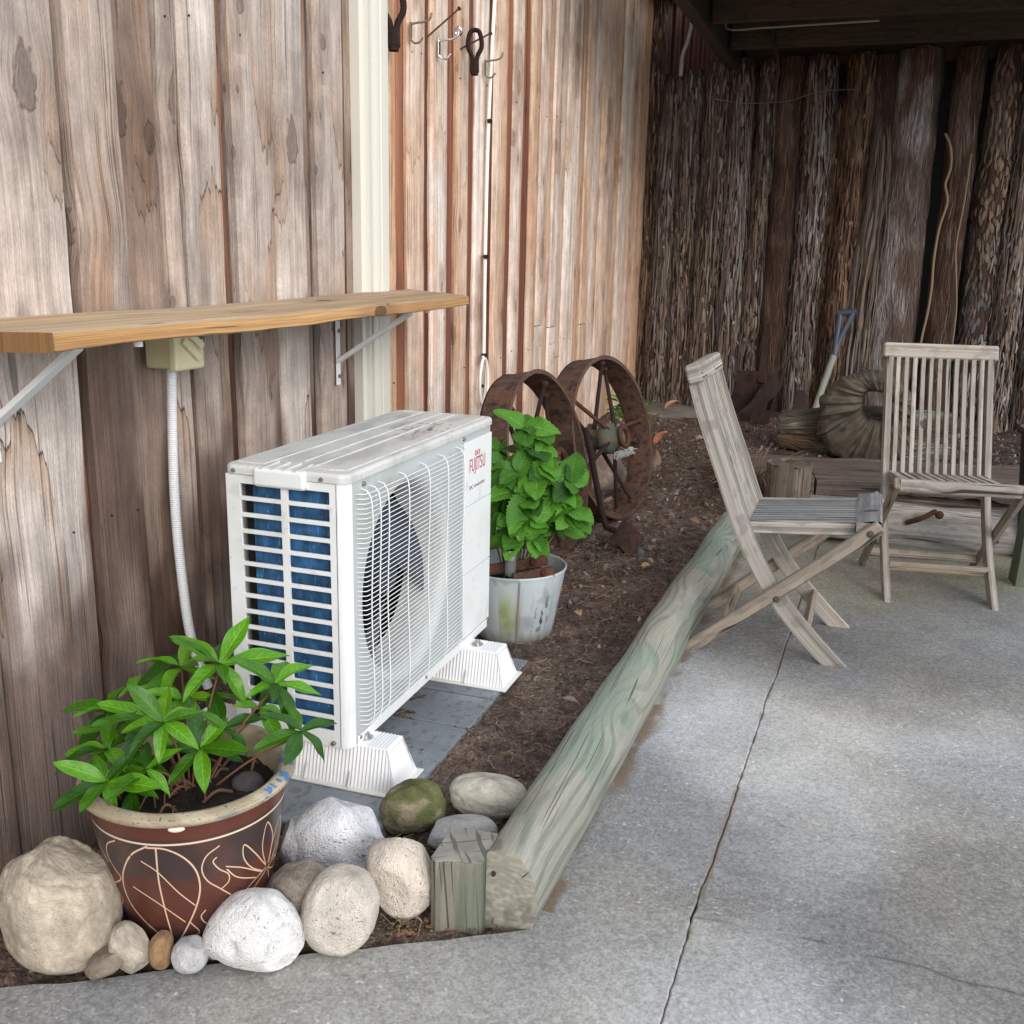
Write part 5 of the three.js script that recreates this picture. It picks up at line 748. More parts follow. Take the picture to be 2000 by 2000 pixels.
// ---------------------------------------------------------------- folding chairs
{
  const stile = [[-0.292, 0.885], [-0.258, 0.78], [-0.213, 0.66], [-0.165, 0.54], [-0.118, 0.42], [-0.075, 0.33], [-0.008, 0.22], [0.075, 0.12], [0.18, 0.015], [0.219, -0.02]];
  const cu = new THREE.CatmullRomCurve3(stile.map(([f, y]) => V(f, y, 0)));
  function chair(label, pos, turn, warm) {
    const t = thing('folding_chair', label, 'chair', pos, turn, 'weathered slatted folding chairs on the concrete');
    const m0 = warm ? tint(chairM, 0xe0dad4) : chairM, leg = chairWarm;
    const stileGeo = (s) => { const n = 48, sec = [[-1, -1], [-0.8, -1], [0.8, -1], [1, -1], [1, -1], [1, 1], [1, 1], [0.8, 1], [-0.8, 1], [-1, 1], [-1, 1], [-1, -1]]; const o = barSeed() * 2;
      const g = gridGeo(sec.length - 1, n, (u, v, i) => { const vv = 0.028 + v * 0.972, p = cu.getPoint(vv), T = cu.getTangent(vv), w = 0.0235 + 0.003 * Math.sin(v * 3), q = sec[i]; let f = p.x - T.y * w * q[0], y = p.y + T.x * w * q[0]; if (y < 0) { f += T.x / -T.y * y * 1.0; y = 0; } return [f, y, s * 0.184 + q[1] * 0.011, o + i * 0.02, v * 1.0]; });
      return toCreasedNormals(g, 0.6); };
    for (const s of [1, -1]) {
      part(t, 'stile', stileGeo(s), m0);
      part(t, 'cross_leg', bar([0.285, 0.455, s * 0.21], [-0.252, -0.004, s * 0.21], 0.02, 0.043, [0, 1, 0], 0.005), leg);
      part(t, 'seat_rail', bar([-0.105, 0.402, s * 0.163], [0.235, 0.43, s * 0.163], 0.02, 0.04, [0, 1, 0], 0.004), m0);
      const bl = (f, y, z) => new THREE.SphereGeometry(0.0105, 14, 8).scale(1, 1, 0.5).translate(f, y, z);
      part(t, 'bolt', merge([bl(0.258, 0.432, s * 0.221), bl(0.012, 0.2, s * 0.221)]), tint(chairM, 0x8c7c70));
    }
    part(t, 'top_rail', bar([-0.284, 0.862, 0.211], [-0.284, 0.862, -0.211], 0.06, 0.05, [0.95, 0.31, 0], 0.011), m0);
    for (let k = 0; k < 11; k++) {
      const z = (k / 10 - 0.5) * 0.306, o = barSeed() * 2;
      part(t, 'back_slat', gridGeo(4, 14, (u, v, i) => { const p = cu.getPoint(0.03 + v * 0.455), T = cu.getTangent(0.03 + v * 0.455), c = [[-1, -1], [1, -1], [1, 1], [-1, 1], [-1, -1]][i]; return [p.x - T.y * (0.0085 * c[0] + 0.013), p.y + T.x * (0.0085 * c[0] + 0.013), z + c[1] * 0.0075, o + i * 0.012, v * 0.5]; }, 0.5), m0);
      part(t, 'seat_slat', bar([-0.128, 0.408, z], [0.222, 0.443, z], 0.0165, 0.019, [0, 1, 0], 0.002), warm ? m0 : chairGrey);
    }
    part(t, 'front_rail', gridGeo(10, 1, (u, v, i) => { const c = [[-0.038, 0.012], [-0.02, 0.018], [0.01, 0.021], [0.03, 0.02], [0.037, 0.012], [0.037, -0.014], [0.028, -0.024], [0.0, -0.022], [-0.038, -0.012], [-0.038, 0.012], [-0.038, 0.012]][i]; return [0.252 + c[0], 0.444 + c[1] + c[0] * 0.1, (v - 0.5) * 0.40, i * 0.012 + 0.2, v * 0.44]; }, 0.8), warm ? m0 : chairGrey);
    part(t, 'front_rail_end', merge([1, -1].map((s) => new THREE.BoxGeometry(0.07, 0.03, 0.004).translate(0.252, 0.444, s * 0.199))), m0);
    part(t, 'rear_rail', bar([-0.118, 0.40, 0.172], [-0.118, 0.40, -0.172], 0.022, 0.03, [0, 1, 0], 0.004), m0);
    part(t, 'stretcher', bar([0.105, 0.105, 0.173], [0.105, 0.105, -0.173], 0.018, 0.036, [0.5, 1, 0], 0.004), leg);
    part(t, 'stretcher', bar([-0.15, 0.082, 0.2], [-0.15, 0.082, -0.2], 0.018, 0.032, [-0.5, 1, 0], 0.004), leg);
    return t;
  }
  chair('weathered grey slatted folding chair seen from the side, beside the edging pole', [1.5, 0, -3.27], 0, false);
  chair('weathered slatted folding chair facing the viewer at the right, in front of the driftwood log', [2.004, 0, -4.042], -1.416, true);
}
// ---------------------------------------------------------------- log fence
const fibreTex = rep(tex(1024, 1024, (u, v) => {
  const x = u * 0.8, y = v * 2.6, wv = x + (fbm(x * 16, y * 5, 1201, 3) - 0.5) * 0.05, a = N2(wv * 420, y * 14, 1203), b = N2(wv * 800, y * 40, 1205), c = fbm(x * 5, y * 2.2, 1207, 4), d = N2(wv * 190, y * 6, 1209);
  let k = mix3([112, 92, 82], [168, 158, 154], sm(0.42, 0.58, c)); k = mix3(k, [104, 68, 50], sm(0.52, 0.66, fbm(x * 4 + 3, y * 1.6, 1211, 4)) * 0.7);
  const m = 0.55 + a * 0.5 + (b - 0.5) * 0.4 + (d - 0.5) * 0.4; return [k[0] * m, k[1] * m, k[2] * m, (a * 0.6 + d * 0.4) * 255];
}), 0.8, 2.6);
const fibreM = tmat(fibreTex, 0.008, { roughness: 1 }), fibreDark = tint(fibreM, 0xb4a498), fibreBrown = tint(fibreM, 0xbca696);
{
  const t = thing('log_fence', 'dark fence of upright shaggy tree fern logs closing the back of the patio', 'fence', [1.7, 0, -7.9]);
  const flakeM = mat({ vertexColors: true, roughness: 0.95 });
  const lin = (c) => c.map((q) => Math.pow(q / 255, 2.2));
  const PALS = { mix: [[110, 96, 86], [94, 79, 70], [124, 111, 101], [84, 70, 62], [134, 112, 92], [138, 130, 123], [114, 96, 82]], brown: [[112, 86, 70], [94, 74, 62], [124, 98, 80], [84, 66, 56], [140, 108, 80]], pale: [[138, 128, 120], [118, 106, 98], [104, 90, 82], [150, 142, 134], [130, 106, 90]] };
  function log(x, r, top, kind, o = {}) {
    const R = rng(Math.round(x * 1000) + 77), lean = (R() - 0.5) * 0.03, seed = Math.round(x * 977), zc = -7.86 + (R() - 0.5) * 0.05 - (o.back ?? 0);
    const rad = (y, a) => r * (1 + (fbm3(Math.cos(a) * 1.4 + 5, y * 2.2, Math.sin(a) * 1.4 + 5, seed, 3) - 0.5) * 0.3 + (fbm3(Math.cos(a) * 5 + 5, y * 6, Math.sin(a) * 5 + 5, seed + 3, 2) - 0.5) * 0.14) * (1 - 0.05 * y / top);
    const cx = (y) => x + lean * (y - 1) + (fbm(y * 1.2, seed, 1221, 2) - 0.5) * 0.03;
    const flat = kind === 'wide' ? 0.55 : 1;
    const g = gridGeo(40, 60, (u, v) => { const y = -0.05 + (top + 0.05) * v, a = u * 6.283, q = rad(y, a); return [cx(y) + q * Math.cos(a), y, zc + q * Math.sin(a) * flat, a * r, y]; });
    const cap = gridGeo(24, 3, (u, v) => { const a = u * 6.283, q = rad(top, a) * (1 - v); return [cx(top) + q * Math.cos(a), top + (N2(a * 3, v * 5, seed) - 0.5) * 0.03, zc + q * Math.sin(a) * flat, a * r, v]; });
    const lg = partW(t, 'log', merge([g, cap]), kind === 'wide' ? fibreM : kind === 'fibre' ? fibreBrown : fibreDark);
    const pos = [], col = [], idx = [];
    const flake = (y, a, L, w, lift, c, tw) => {
      const n = 4, b0 = pos.length / 3; for (let j = 0; j <= n; j++) { const s = j / n, yy = y - L * s, an = a + tw * s, q = rad(yy, an) + lift * (0.25 + Math.sin(s * Math.PI) * 0.6 + s * 0.5) + 0.002, ww = w * (1 - 0.55 * Math.abs(s * 2 - 1)); for (const e of [-1, 0, 1]) { const ae = an + e * ww / r * 0.5, qe = q - Math.abs(e) * w * 0.18; pos.push(cx(yy) + qe * Math.cos(ae), yy, zc + qe * Math.sin(ae) * flat); col.push(...c); } }
      for (let j = 0; j < n; j++) for (let e = 0; e < 2; e++) { const p = b0 + j * 3 + e; idx.push(p, p + 1, p + 4, p, p + 4, p + 3); }
    };
    const pal = PALS[o.pal ?? 'mix'], front = () => (R() * 1.1 - 0.05) * Math.PI;   // sin(a) > 0 faces the patio
    const N = kind === 'strip' ? 900 : kind === 'scale' ? 240 : kind === 'shag' ? 420 : kind === 'wide' ? 320 : 260;
    for (let i = 0; i < N; i++) {
      const a = front(), y = 0.05 + R() * top * 0.98, br = 0.5 + R() * 0.6, c = lin(pal[Math.floor(R() * pal.length)]).map((q) => q * br);
      if (kind === 'strip') { const long = R() < 0.38; flake(y, a, long ? 0.14 + R() * 0.24 : 0.03 + R() * 0.1, long ? 0.005 + R() * 0.008 : 0.006 + R() * 0.013, 0.004 + R() * 0.018, c, (R() - 0.5) * 0.35); }
      else if (kind === 'shag') flake(0.2 + R() * 1.9, a, 0.2 + R() * 0.5, 0.005 + R() * 0.008, 0.008 + R() * 0.04, c, (R() - 0.5) * 0.5);
      else if (kind === 'scale') flake(y, a, 0.05 + R() * 0.1, 0.006 + R() * 0.01, 0.004 + R() * 0.012, c, (R() - 0.5) * 0.4);
      else flake(y, a, 0.05 + R() * 0.16, 0.002 + R() * 0.002, 0.002 + R() * 0.008, c, (R() - 0.5) * 0.5);
    }
    if (kind === 'scale') for (let i = 0; i < 420; i++) {   // oval leaf scars
      const row = Math.floor(i / 6), y = 0.06 + row * (top - 0.1) / 70 + (R() - 0.5) * 0.02, a = ((i % 6) + 0.5 * (row % 2) + R() * 0.4) / 6 * Math.PI, up = sm(0.8, 1.6, y), br = 0.35 + R() * 0.5, c = lin(mix3([104, 102, 104], [140, 116, 96], up)).map((q) => q * br);
      const L = 0.05 + R() * 0.02; if (R() < 0.6) flake(y + L / 2, a, L, 0.018 + R() * 0.012, 0.008, c, (R() - 0.5) * 0.25);
    }
    const fg = new THREE.BufferGeometry(); fg.setAttribute('position', new THREE.Float32BufferAttribute(pos, 3)); fg.setAttribute('color', new THREE.Float32BufferAttribute(col, 3)); fg.setIndex(idx); fg.computeVertexNormals();
    const b = partW(lg, 'bark', fg, flakeM); b.userData.kind = 'stuff'; return lg;
  }
  log(0.02, 0.075, 3.12, 'strip', { pal: 'brown', back: 0.02 }); log(0.165, 0.082, 2.46, 'strip'); log(0.32, 0.082, 2.49, 'strip'); log(0.5, 0.098, 2.53, 'strip'); log(0.69, 0.085, 2.55, 'strip', { pal: 'pale' }); log(0.85, 0.07, 2.54, 'strip'); log(1.015, 0.095, 2.545, 'fibre', { pal: 'brown' });
  log(1.205, 0.1, 2.555, 'strip', { pal: 'pale' }); log(1.35, 0.055, 2.3, 'strip', { pal: 'brown', back: 0.04 }); log(1.465, 0.09, 2.56, 'strip', { pal: 'brown' }); log(1.61, 0.075, 2.54, 'shag', { pal: 'mix' }); log(1.83, 0.16, 2.575, 'wide', { pal: 'pale' }); log(2.145, 0.095, 2.565, 'fibre'); log(2.37, 0.1, 2.575, 'scale'); log(2.57, 0.095, 2.56, 'strip', { pal: 'pale' });
  log(2.77, 0.1, 2.55, 'strip'); log(2.97, 0.1, 2.55, 'fibre'); log(3.17, 0.1, 2.55, 'strip', { pal: 'brown' }); log(3.37, 0.1, 2.55, 'strip'); log(3.57, 0.1, 2.55, 'fibre'); log(3.77, 0.1, 2.55, 'strip');
  const rails = []; for (let i = 0; i < 12; i++) rails.push(box(0.1, 3.9, 1.55 + i * 0.105, 1.562 + i * 0.105, -8.02, -8.036, 0.001)); 
  partW(t, 'backing_sheet', merge([box(0.1, 3.9, 0, 2.95, -8.04, -8.06), ...rails]), mat({ color: 0x3a3634, roughness: 0.8 }));
  partW(t, 'tie_wire', tube([[0.5, 2.28, -7.74], [0.69, 2.25, -7.75], [0.85, 2.25, -7.76], [1.02, 2.26, -7.74], [1.2, 2.31, -7.74], [1.45, 2.32, -7.74]], 0.003, 60, 5), dullSteel);
}
{
  const sh = thing('corrugated_iron_wall', 'dark red corrugated iron panel above the log fence, beside the timber wall', 'wall panel', [0.35, 2.3, -8.0]);
  partW(sh, 'sheet', gridGeo(160, 1, (u, v) => [0.06 + u * 0.75, 2.3 + v * 1.0, -7.985 + 0.012 * Math.sin(u * 2 * Math.PI * 11)]), mat({ color: 0x54322a, roughness: 0.5 }));
}
// ---------------------------------------------------------------- carport roof
{
  const rf = thing('carport_roof', 'dark carport roof on rough timber beams over the back of the patio', 'roof', [3, 2.5, -5]);
  const bm = tint(darkPole, 0x8a7260), ZR = -5.0;
  partW(rf, 'roof_sheet', gridGeo(400, 1, (u, v) => [0.62 + u * 3.0, 2.80 + 0.009 * Math.sin(u * 2 * Math.PI * 50), mix(-8.2, ZR, v)]), mat({ color: 0x4a4644, roughness: 0.6 }));
  for (const z of [-7.92, -7.22, -6.42, -5.62]) partW(rf, 'beam', box(0.66, 3.6, 2.505, 2.665, z - 0.03, z + 0.03, 0.006, 'x'), bm);
  for (const [x, z0] of [[1.45, -7.9], [2.3, -7.9], [3.2, -7.9]]) partW(rf, 'rafter', box(x - 0.035, x + 0.035, 2.668, 2.788, z0, ZR, 0.006, 'z'), bm);
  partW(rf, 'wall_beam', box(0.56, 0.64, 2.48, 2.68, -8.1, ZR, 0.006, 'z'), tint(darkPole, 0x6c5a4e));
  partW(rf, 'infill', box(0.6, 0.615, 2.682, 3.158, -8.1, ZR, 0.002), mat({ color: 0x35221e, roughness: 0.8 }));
  for (const [x, z] of [[3.55, -7.5], [3.55, -5.1]]) partW(rf, 'post', box(x - 0.05, x + 0.05, -0.05, 2.505, z - 0.05, z + 0.05, 0.005), poleM);
}
single('grey_conduit', 'pale grey conduit bending down in front of the red corrugated panel', 'conduit', tube([[0.30, 2.95, -7.5], [0.345, 2.83, -7.5], [0.345, 2.74, -7.5], [0.325, 2.62, -7.5], [0.295, 2.53, -7.5], [0.29, 2.40, -7.5]], 0.014, 50, 10), mat({ color: 0x9a968e, roughness: 0.5 }), [0.3, 2.4, -7.5]);
single('grey_cable', 'thin grey cable running from the conduit along the carport beam', 'cable', tube([[0.35, 2.82, -7.48], [0.41, 2.77, -7.48], [0.47, 2.715, -7.48], [0.5, 2.66, -7.48], [0.545, 2.56, -7.48], [0.58, 2.48, -7.48]], 0.007, 40, 8), mat({ color: 0x8e8c88, roughness: 0.5 }), [0.5, 2.5, -7.48]);
single('pale_string', 'thin pale cord strung along under the carport beams', 'cord', tube([[0.645, 2.63, -7.0], [0.66, 2.585, -6.98], [0.9, 2.58, -6.98], [1.2, 2.585, -6.98], [1.56, 2.59, -6.98]], 0.0065, 60, 6), mat({ color: 0xa8a49c }), [0.66, 2.58, -7]);
single('black_cable', 'black cable hanging from the carport roof in front of the log fence', 'cable', tube([[0.86, 2.8, -7.1], [0.9, 2.66, -7.12], [0.93, 2.55, -7.18], [0.965, 2.42, -7.24]], 0.013, 30, 8), blackM, [0.96, 2.42, -7.2]);

// ---------------------------------------------------------------- sleepers, driftwood, stump
const wavyBox = (x0, x1, y0, y1, z0, z1, seed) => { const g = new THREE.BoxGeometry(x1 - x0, y1 - y0, z1 - z0, 16, 4, 6); g.translate((x0 + x1) / 2, (y0 + y1) / 2, (z0 + z1) / 2); const p = g.attributes.position; for (let i = 0; i < p.count; i++) { const x = p.getX(i), y = p.getY(i), z = p.getZ(i); p.setXYZ(i, x + (N3(x * 9, y * 9, z * 9, seed) - 0.5) * 0.012, y + (N3(x * 6, y * 9, z * 9, seed + 1) - 0.5) * 0.016, z + (N3(x * 6, y * 9, z * 9, seed + 2) - 0.5) * 0.016); } g.computeVertexNormals(); return metreUV(g, 'x', barSeed() * 2, barSeed() * 2); };
{
  const S = [[-0.44, -0.30, 'leftmost low grey sleeper in the row edging the gravel bed', -0.02], [-0.295, 0.02, 'low grey sleeper behind the round stump', 0.0], [0.025, 1.25, 'long low grey sleeper behind the chair facing the viewer', 0]];
  for (const [a, b, l, dz] of S) { const g = wavyBox(a, b, -0.02, 0.125, -0.48 + dz, dz, Math.round(a * 100) + 400); { const p = g.attributes.position; for (let i = 0; i < p.count; i++) p.setY(i, p.getY(i) - p.getZ(i) * 0.06 * (p.getY(i) > 0.05 ? 1 : 0)); } g.rotateY(0.2); g.translate(1.49, 0, -5.28); single('timber_sleeper', l, 'sleeper', g, sleeperM, [1.49 + a, 0, -5.3]); }
}
{
  const g = loft(60, 40, (t, a) => { const x = mix(1.52, 2.62, t), r = 0.105 * (1 + (fbm3(Math.cos(a) + 5, x * 3, Math.sin(a) + 5, 1301) - 0.5) * 0.7) * (0.82 + 0.3 * t); return [x, 0.085 + r * Math.sin(a) * 0.95 - (t - 0.3) * 0.02, -4.66 - (t - 0.4) * 0.1 + r * Math.cos(a), x]; }, true, 0.6);
  const d = thing('driftwood_log', 'pale bleached log with a rusty bolt lying on the concrete behind the chair', 'log', [2.0, 0, -4.66]);
  partW(d, 'trunk', merge(g), tint(chairM, 0xd8d8d8)); partW(d, 'bolt', capTube([[1.93, 0.12, -4.56], [1.98, 0.15, -4.53], [2.03, 0.185, -4.53]], 0.011, 12, 8), rustRed); partW(d, 'bolt_head', new THREE.SphereGeometry(0.018, 12, 8).translate(2.05, 0.17, -4.54), rustRed);
  const g2 = loft(30, 40, (t, a) => { const x = mix(1.6, 2.75, t), r = 0.07 * (1 + (fbm3(Math.cos(a) + 5, x * 3, Math.sin(a) + 5, 1305) - 0.5) * 0.5); return [x, 0.07 + r * Math.sin(a), -4.93 - (t - 0.4) * 0.1 + r * Math.cos(a), x]; }, true, 0.5);
  single('mossy_branch', 'greenish brown branch lying between the bleached log and the sleepers', 'branch', merge(g2), tint(fibreM, 0xc8c0a0), [2.2, 0, -4.95]);
}
{
  const t = thing('tree_stump', 'short round timber stump between the two folding chairs', 'stump', [1.41, 0, -4.86]);
  const g = loft(48, 20, (v, a) => { const y = mix(-0.03, 0.278, v), r = 0.105 * (1 + (fbm(Math.cos(a) * 2 + 5, Math.sin(a) * 2 + 5 + y, 1311, 3) - 0.5) * 0.16); return [1.405 + r * Math.cos(a), y + (v === 1 ? (N2(Math.cos(a) * 4 + 9, Math.sin(a) * 4 + 9, 1313) - 0.5) * 0.02 : 0), -4.86 + r * Math.sin(a), -y]; }, false, 0.66)[0];
  partW(t, 'trunk', g, tint(chairM, 0xc0aea0));
  partW(t, 'sawn_top', gridGeo(40, 6, (u, v) => { const a = u * 6.283, r = 0.105 * v, x = r * Math.cos(a), z = r * Math.sin(a); return [1.405 + x, 0.274 + (fbm(x * 30 + 5, z * 30 + 5, 1315, 3) - 0.5) * 0.03, -4.86 + z, 0.46 + x * 4, 0.44 + z * 4]; }), tint(endGrain, 0xb8aca4));
  partW(t, 'band_wire', (() => { const p = []; for (let i = 0; i <= 40; i++) { const a = i / 40 * 6.283; p.push([1.405 + 0.11 * Math.cos(a), 0.13 + 0.02 * Math.sin(a * 1.0 + 2), -4.86 + 0.11 * Math.sin(a)]); } return tube(p, 0.0025, 60, 5); })(), dullSteel);
  const R = rng(131), a = []; for (let i = 0; i < 240; i++) { const d = R() * 6.283, L = 0.08 + R() * 0.16, r0 = R() * 0.05; const x = 1.24 + r0 * Math.cos(d), z = -4.95 + r0 * Math.sin(d); a.push(tube([[x, 0.03, z], [x + L * 0.35 * Math.cos(d), 0.03 + L * 0.9, z + L * 0.35 * Math.sin(d)], [x + L * 0.9 * Math.cos(d), 0.03 + L * (0.6 + R() * 0.7), z + L * 0.9 * Math.sin(d)]], 0.0016, 6, 4)); }
  single('dry_grass_tuft', 'tuft of dry brown grass behind the side view chair, left of the stump', 'grass', merge(a), mat({ color: 0x7c6650, roughness: 1 }), [1.24, 0.03, -4.95]);
}
{
  const g = loft(48, 50, (t, a) => { const x = mix(1.24, 2.2, t), rz = 0.16 * (1 + (fbm3(Math.cos(a) + 5, x * 3, Math.sin(a) + 5, 1321) - 0.5) * 0.4), ry = (0.11 + 0.05 * sm(0.0, 0.4, t)) * (1 + (fbm3(Math.cos(a) * 2 + 5, x * 5, Math.sin(a) * 2 + 5, 1323) - 0.5) * 0.25); const c = Math.cos(a), s = Math.sin(a), f = Math.pow(Math.max(Math.abs(c), Math.abs(s)), -0.6); return [x + (t === 0 ? (N2(s * 4 + 9, c * 4 + 9, 1325) - 0.5) * 0.06 : 0), 0.19 + ry * s * f, -6.45 + rz * c * f, x]; }, true, 0.8);
  single('driftwood_stump', 'old mossy grey timber block lying on the gravel at the foot of the log fence', 'log', merge(g), tint(fibreM, 0xd8ecdc), [1.6, 0.06, -6.45]);
  const sec = [[1, -0.13], [1.02, -0.05], [1.02, 0.03], [0.97, 0.085], [0.86, 0.11], [0.7, 0.118], [0.5, 0.118], [0.3, 0.112], [0.14, 0.098], [0.04, 0.065], [0, 0.02], [0, -0.13]];
  const tr = gridGeo(160, sec.length * 3 - 3, (u, v, i, j) => {
    const A = u * 6.283, cx = Math.cos(A), sy = Math.sin(A), k = j / 3, k0 = Math.min(sec.length - 2, Math.floor(k)), f = k - k0, q = mix(sec[k0][0], sec[k0 + 1][0], f), z0 = mix(sec[k0][1], sec[k0 + 1][1], f);
    const ro = 0.262 * (1 + (fbm3(cx * 1.3 + 5, sy * 1.3 + 5, 3, 1331, 3) - 0.5) * 0.34), ri = 0.088 * (1 + (fbm3(cx * 1.6 + 9, sy * 1.6 + 9, 3, 1333, 2) - 0.5) * 0.6), r = mix(ri, ro, q), ox = 0.055 * (1 - q), oy = 0.075 * (1 - q);
    const gro = (N2(A * 14, q * 1.5, 1335) - 0.5) * 0.02 + (N2(A * 5, z0 * 9, 1336) - 0.5) * 0.03, X = (r + gro * sm(0.5, 1, q)) * cx + ox, Y = (r + gro * sm(0.5, 1, q)) * sy + oy, Z = z0 + gro * sm(1, 0.7, q) + (fbm3(X * 9 + 5, Y * 9 + 5, 3, 1339, 3) - 0.5) * 0.06;
    return [1.725 + X, 0.32 + Y, -6.2 + Z + X * 0.25, u * 1.3, v * 0.5];
  });
  single('wood_ring', 'gnarled hollow log slice of old mossy wood standing against the timber block', 'driftwood', tr, tint(chairM, 0x827c6e), [1.735, 0.05, -6.2]);
}
// ---------------------------------------------------------------- tools leaning on the fence
{
  const s = thing('garden_fork', 'old spade with a grey forked grip leaning on the log fence', 'spade', [1.42, 0.08, -7.3]);
  const grip = mat({ color: 0x444c58, roughness: 0.45 });
  partW(s, 'shaft', capTube([[1.37, 0.1, -7.2], [1.42, 0.33, -7.3], [1.475, 0.56, -7.42]], 0.023, 20, 10), mat({ color: 0x888a7e, roughness: 0.7 }));
  partW(s, 'grip_arm', capTube([[1.475, 0.55, -7.42], [1.50, 0.66, -7.44], [1.575, 0.86, -7.46]], 0.021, 20, 10), grip);
  partW(s, 'grip_arm', capTube([[1.48, 0.57, -7.42], [1.485, 0.7, -7.45], [1.49, 0.84, -7.47]], 0.021, 20, 10), grip);
  partW(s, 'grip', cyl([1.478, 0.846, -7.472], [1.59, 0.866, -7.458], 0.022, 0.022, 14), grip);
  const plate = (pts, th, bend) => { const sh = new THREE.Shape(pts.map((p) => new THREE.Vector2(p[0], p[1]))); const g = new THREE.ExtrudeGeometry(sh, { depth: th, bevelEnabled: true, bevelSize: 0.003, bevelThickness: 0.003, bevelSegments: 1 }); return g; };
  single('rusty_shovel_blade', 'large dark rusty shovel blade standing against the log fence', 'shovel blade', plate([[0.84, 0.42], [0.975, 0.425], [0.985, 0.07], [0.90, 0.02], [0.80, 0.03], [0.80, 0.2]], 0.006).rotateX(-0.1).translate(0, 0, -7.42), rustDark, [0.9, 0.02, -7.4]);
  const m = thing('rusty_plough_iron', 'rusty curved iron with an upright bar leaning on the fence beside the shovel blade', 'tool', [1.0, 0.05, -7.35]);
  partW(m, 'upright_bar', bar([1.0, 0.34, -7.44], [0.995, 0.74, -7.62], 0.045, 0.03), rustDark);
  partW(m, 'curved_iron', gridGeo(24, 2, (u, v) => { const c = new THREE.CatmullRomCurve3([V(1.13, 0.45, -7.45), V(1.10, 0.34, -7.38), V(1.03, 0.26, -7.33), V(0.98, 0.17, -7.3), V(0.86, 0.07, -7.25)]).getPoint(u); return [c.x + (v - 0.5) * 0.06, c.y - (v - 0.5) * 0.09, c.z + (v - 0.5) * 0.03, u * 0.6, v * 0.2]; }), rustDark);
  partW(m, 'side_bar', bar([1.13, 0.44, -7.44], [1.06, 0.08, -7.36], 0.05, 0.02), rustDark);
  single('rusty_plate', 'small square rusty plate propped up on the gravel in front of the fence', 'plate', plate([[-0.06, 0.0], [0.055, -0.02], [0.075, 0.12], [-0.05, 0.13]], 0.006).rotateX(-0.3).translate(1.03, 0.07, -7.15), rustDark, [1.03, 0.07, -7.15]);
  single('red_trowel', 'dull red pointed tool blade standing against the log fence', 'tool', plate([[1.2, 0.08], [1.36, 0.08], [1.3, 0.3], [1.26, 0.3]], 0.006).translate(0, 0, -7.52), mat({ color: 0x40302c, roughness: 0.7 }), [1.28, 0.08, -7.52]);
}
// ---------------------------------------------------------------- plants, vines, planter, post
const vineM = mat({ color: 0x847058, roughness: 0.9 });
single('bare_vine', 'thick pale bare vine climbing between the wide grey log and the next log', 'vine', tube([[2.03, 2.02, -7.66], [2.07, 1.93, -7.62], [2.085, 1.8, -7.62], [2.065, 1.7, -7.62], [2.09, 1.6, -7.62], [2.06, 1.42, -7.62], [2.05, 1.2, -7.62], [2.057, 1.04, -7.62], [2.05, 0.86, -7.62], [2.035, 0.72, -7.62], [2.02, 0.5, -7.64]], 0.0085, 90, 8), vineM, [2.03, 0.5, -7.64]);
single('thin_vine', 'thin bare vine trailing down the narrow log right of the thick vine', 'vine', tube([[2.207, 1.9, -7.72], [2.2, 1.57, -7.73], [2.185, 1.3, -7.73], [2.21, 1.1, -7.73], [2.235, 0.9, -7.73], [2.24, 0.6, -7.73]], 0.0055, 70, 6), vineM, [2.24, 0.6, -7.7]);
{
  const b = [0.5, 0.06, -5.6], t = thing('leafy_weed', 'small bright green weed growing behind the farther iron wheel', 'plant', b), R = rng(141), G = leafGeo(0.09, 0.034, { curl: 0.3 });
  const st = []; for (const [x, y, z] of [[0.50, 0.47, -5.6], [0.53, 0.40, -5.55], [0.45, 0.38, -5.6], [0.54, 0.31, -5.6], [0.42, 0.42, -5.55]]) { st.push(tube([b, [mix(b[0], x, 0.5), mix(b[1], y, 0.6), mix(b[2], z, 0.5)], [x, y, z]], 0.003, 8, 5)); for (let k = 0; k < 7; k++) { const a = R() * 6.283, m = part(t, 'leaf', G, leafMs[k % 2]); orient(m, V(x - b[0], y - b[1] - k * 0.012, z - b[2]), V(Math.cos(a), 0.3 + R() * 0.5, Math.sin(a)), V(0, 1, 0.3)); } }
  partW(t, 'stem', merge(st), mat({ color: 0x4c6a2c }));
}
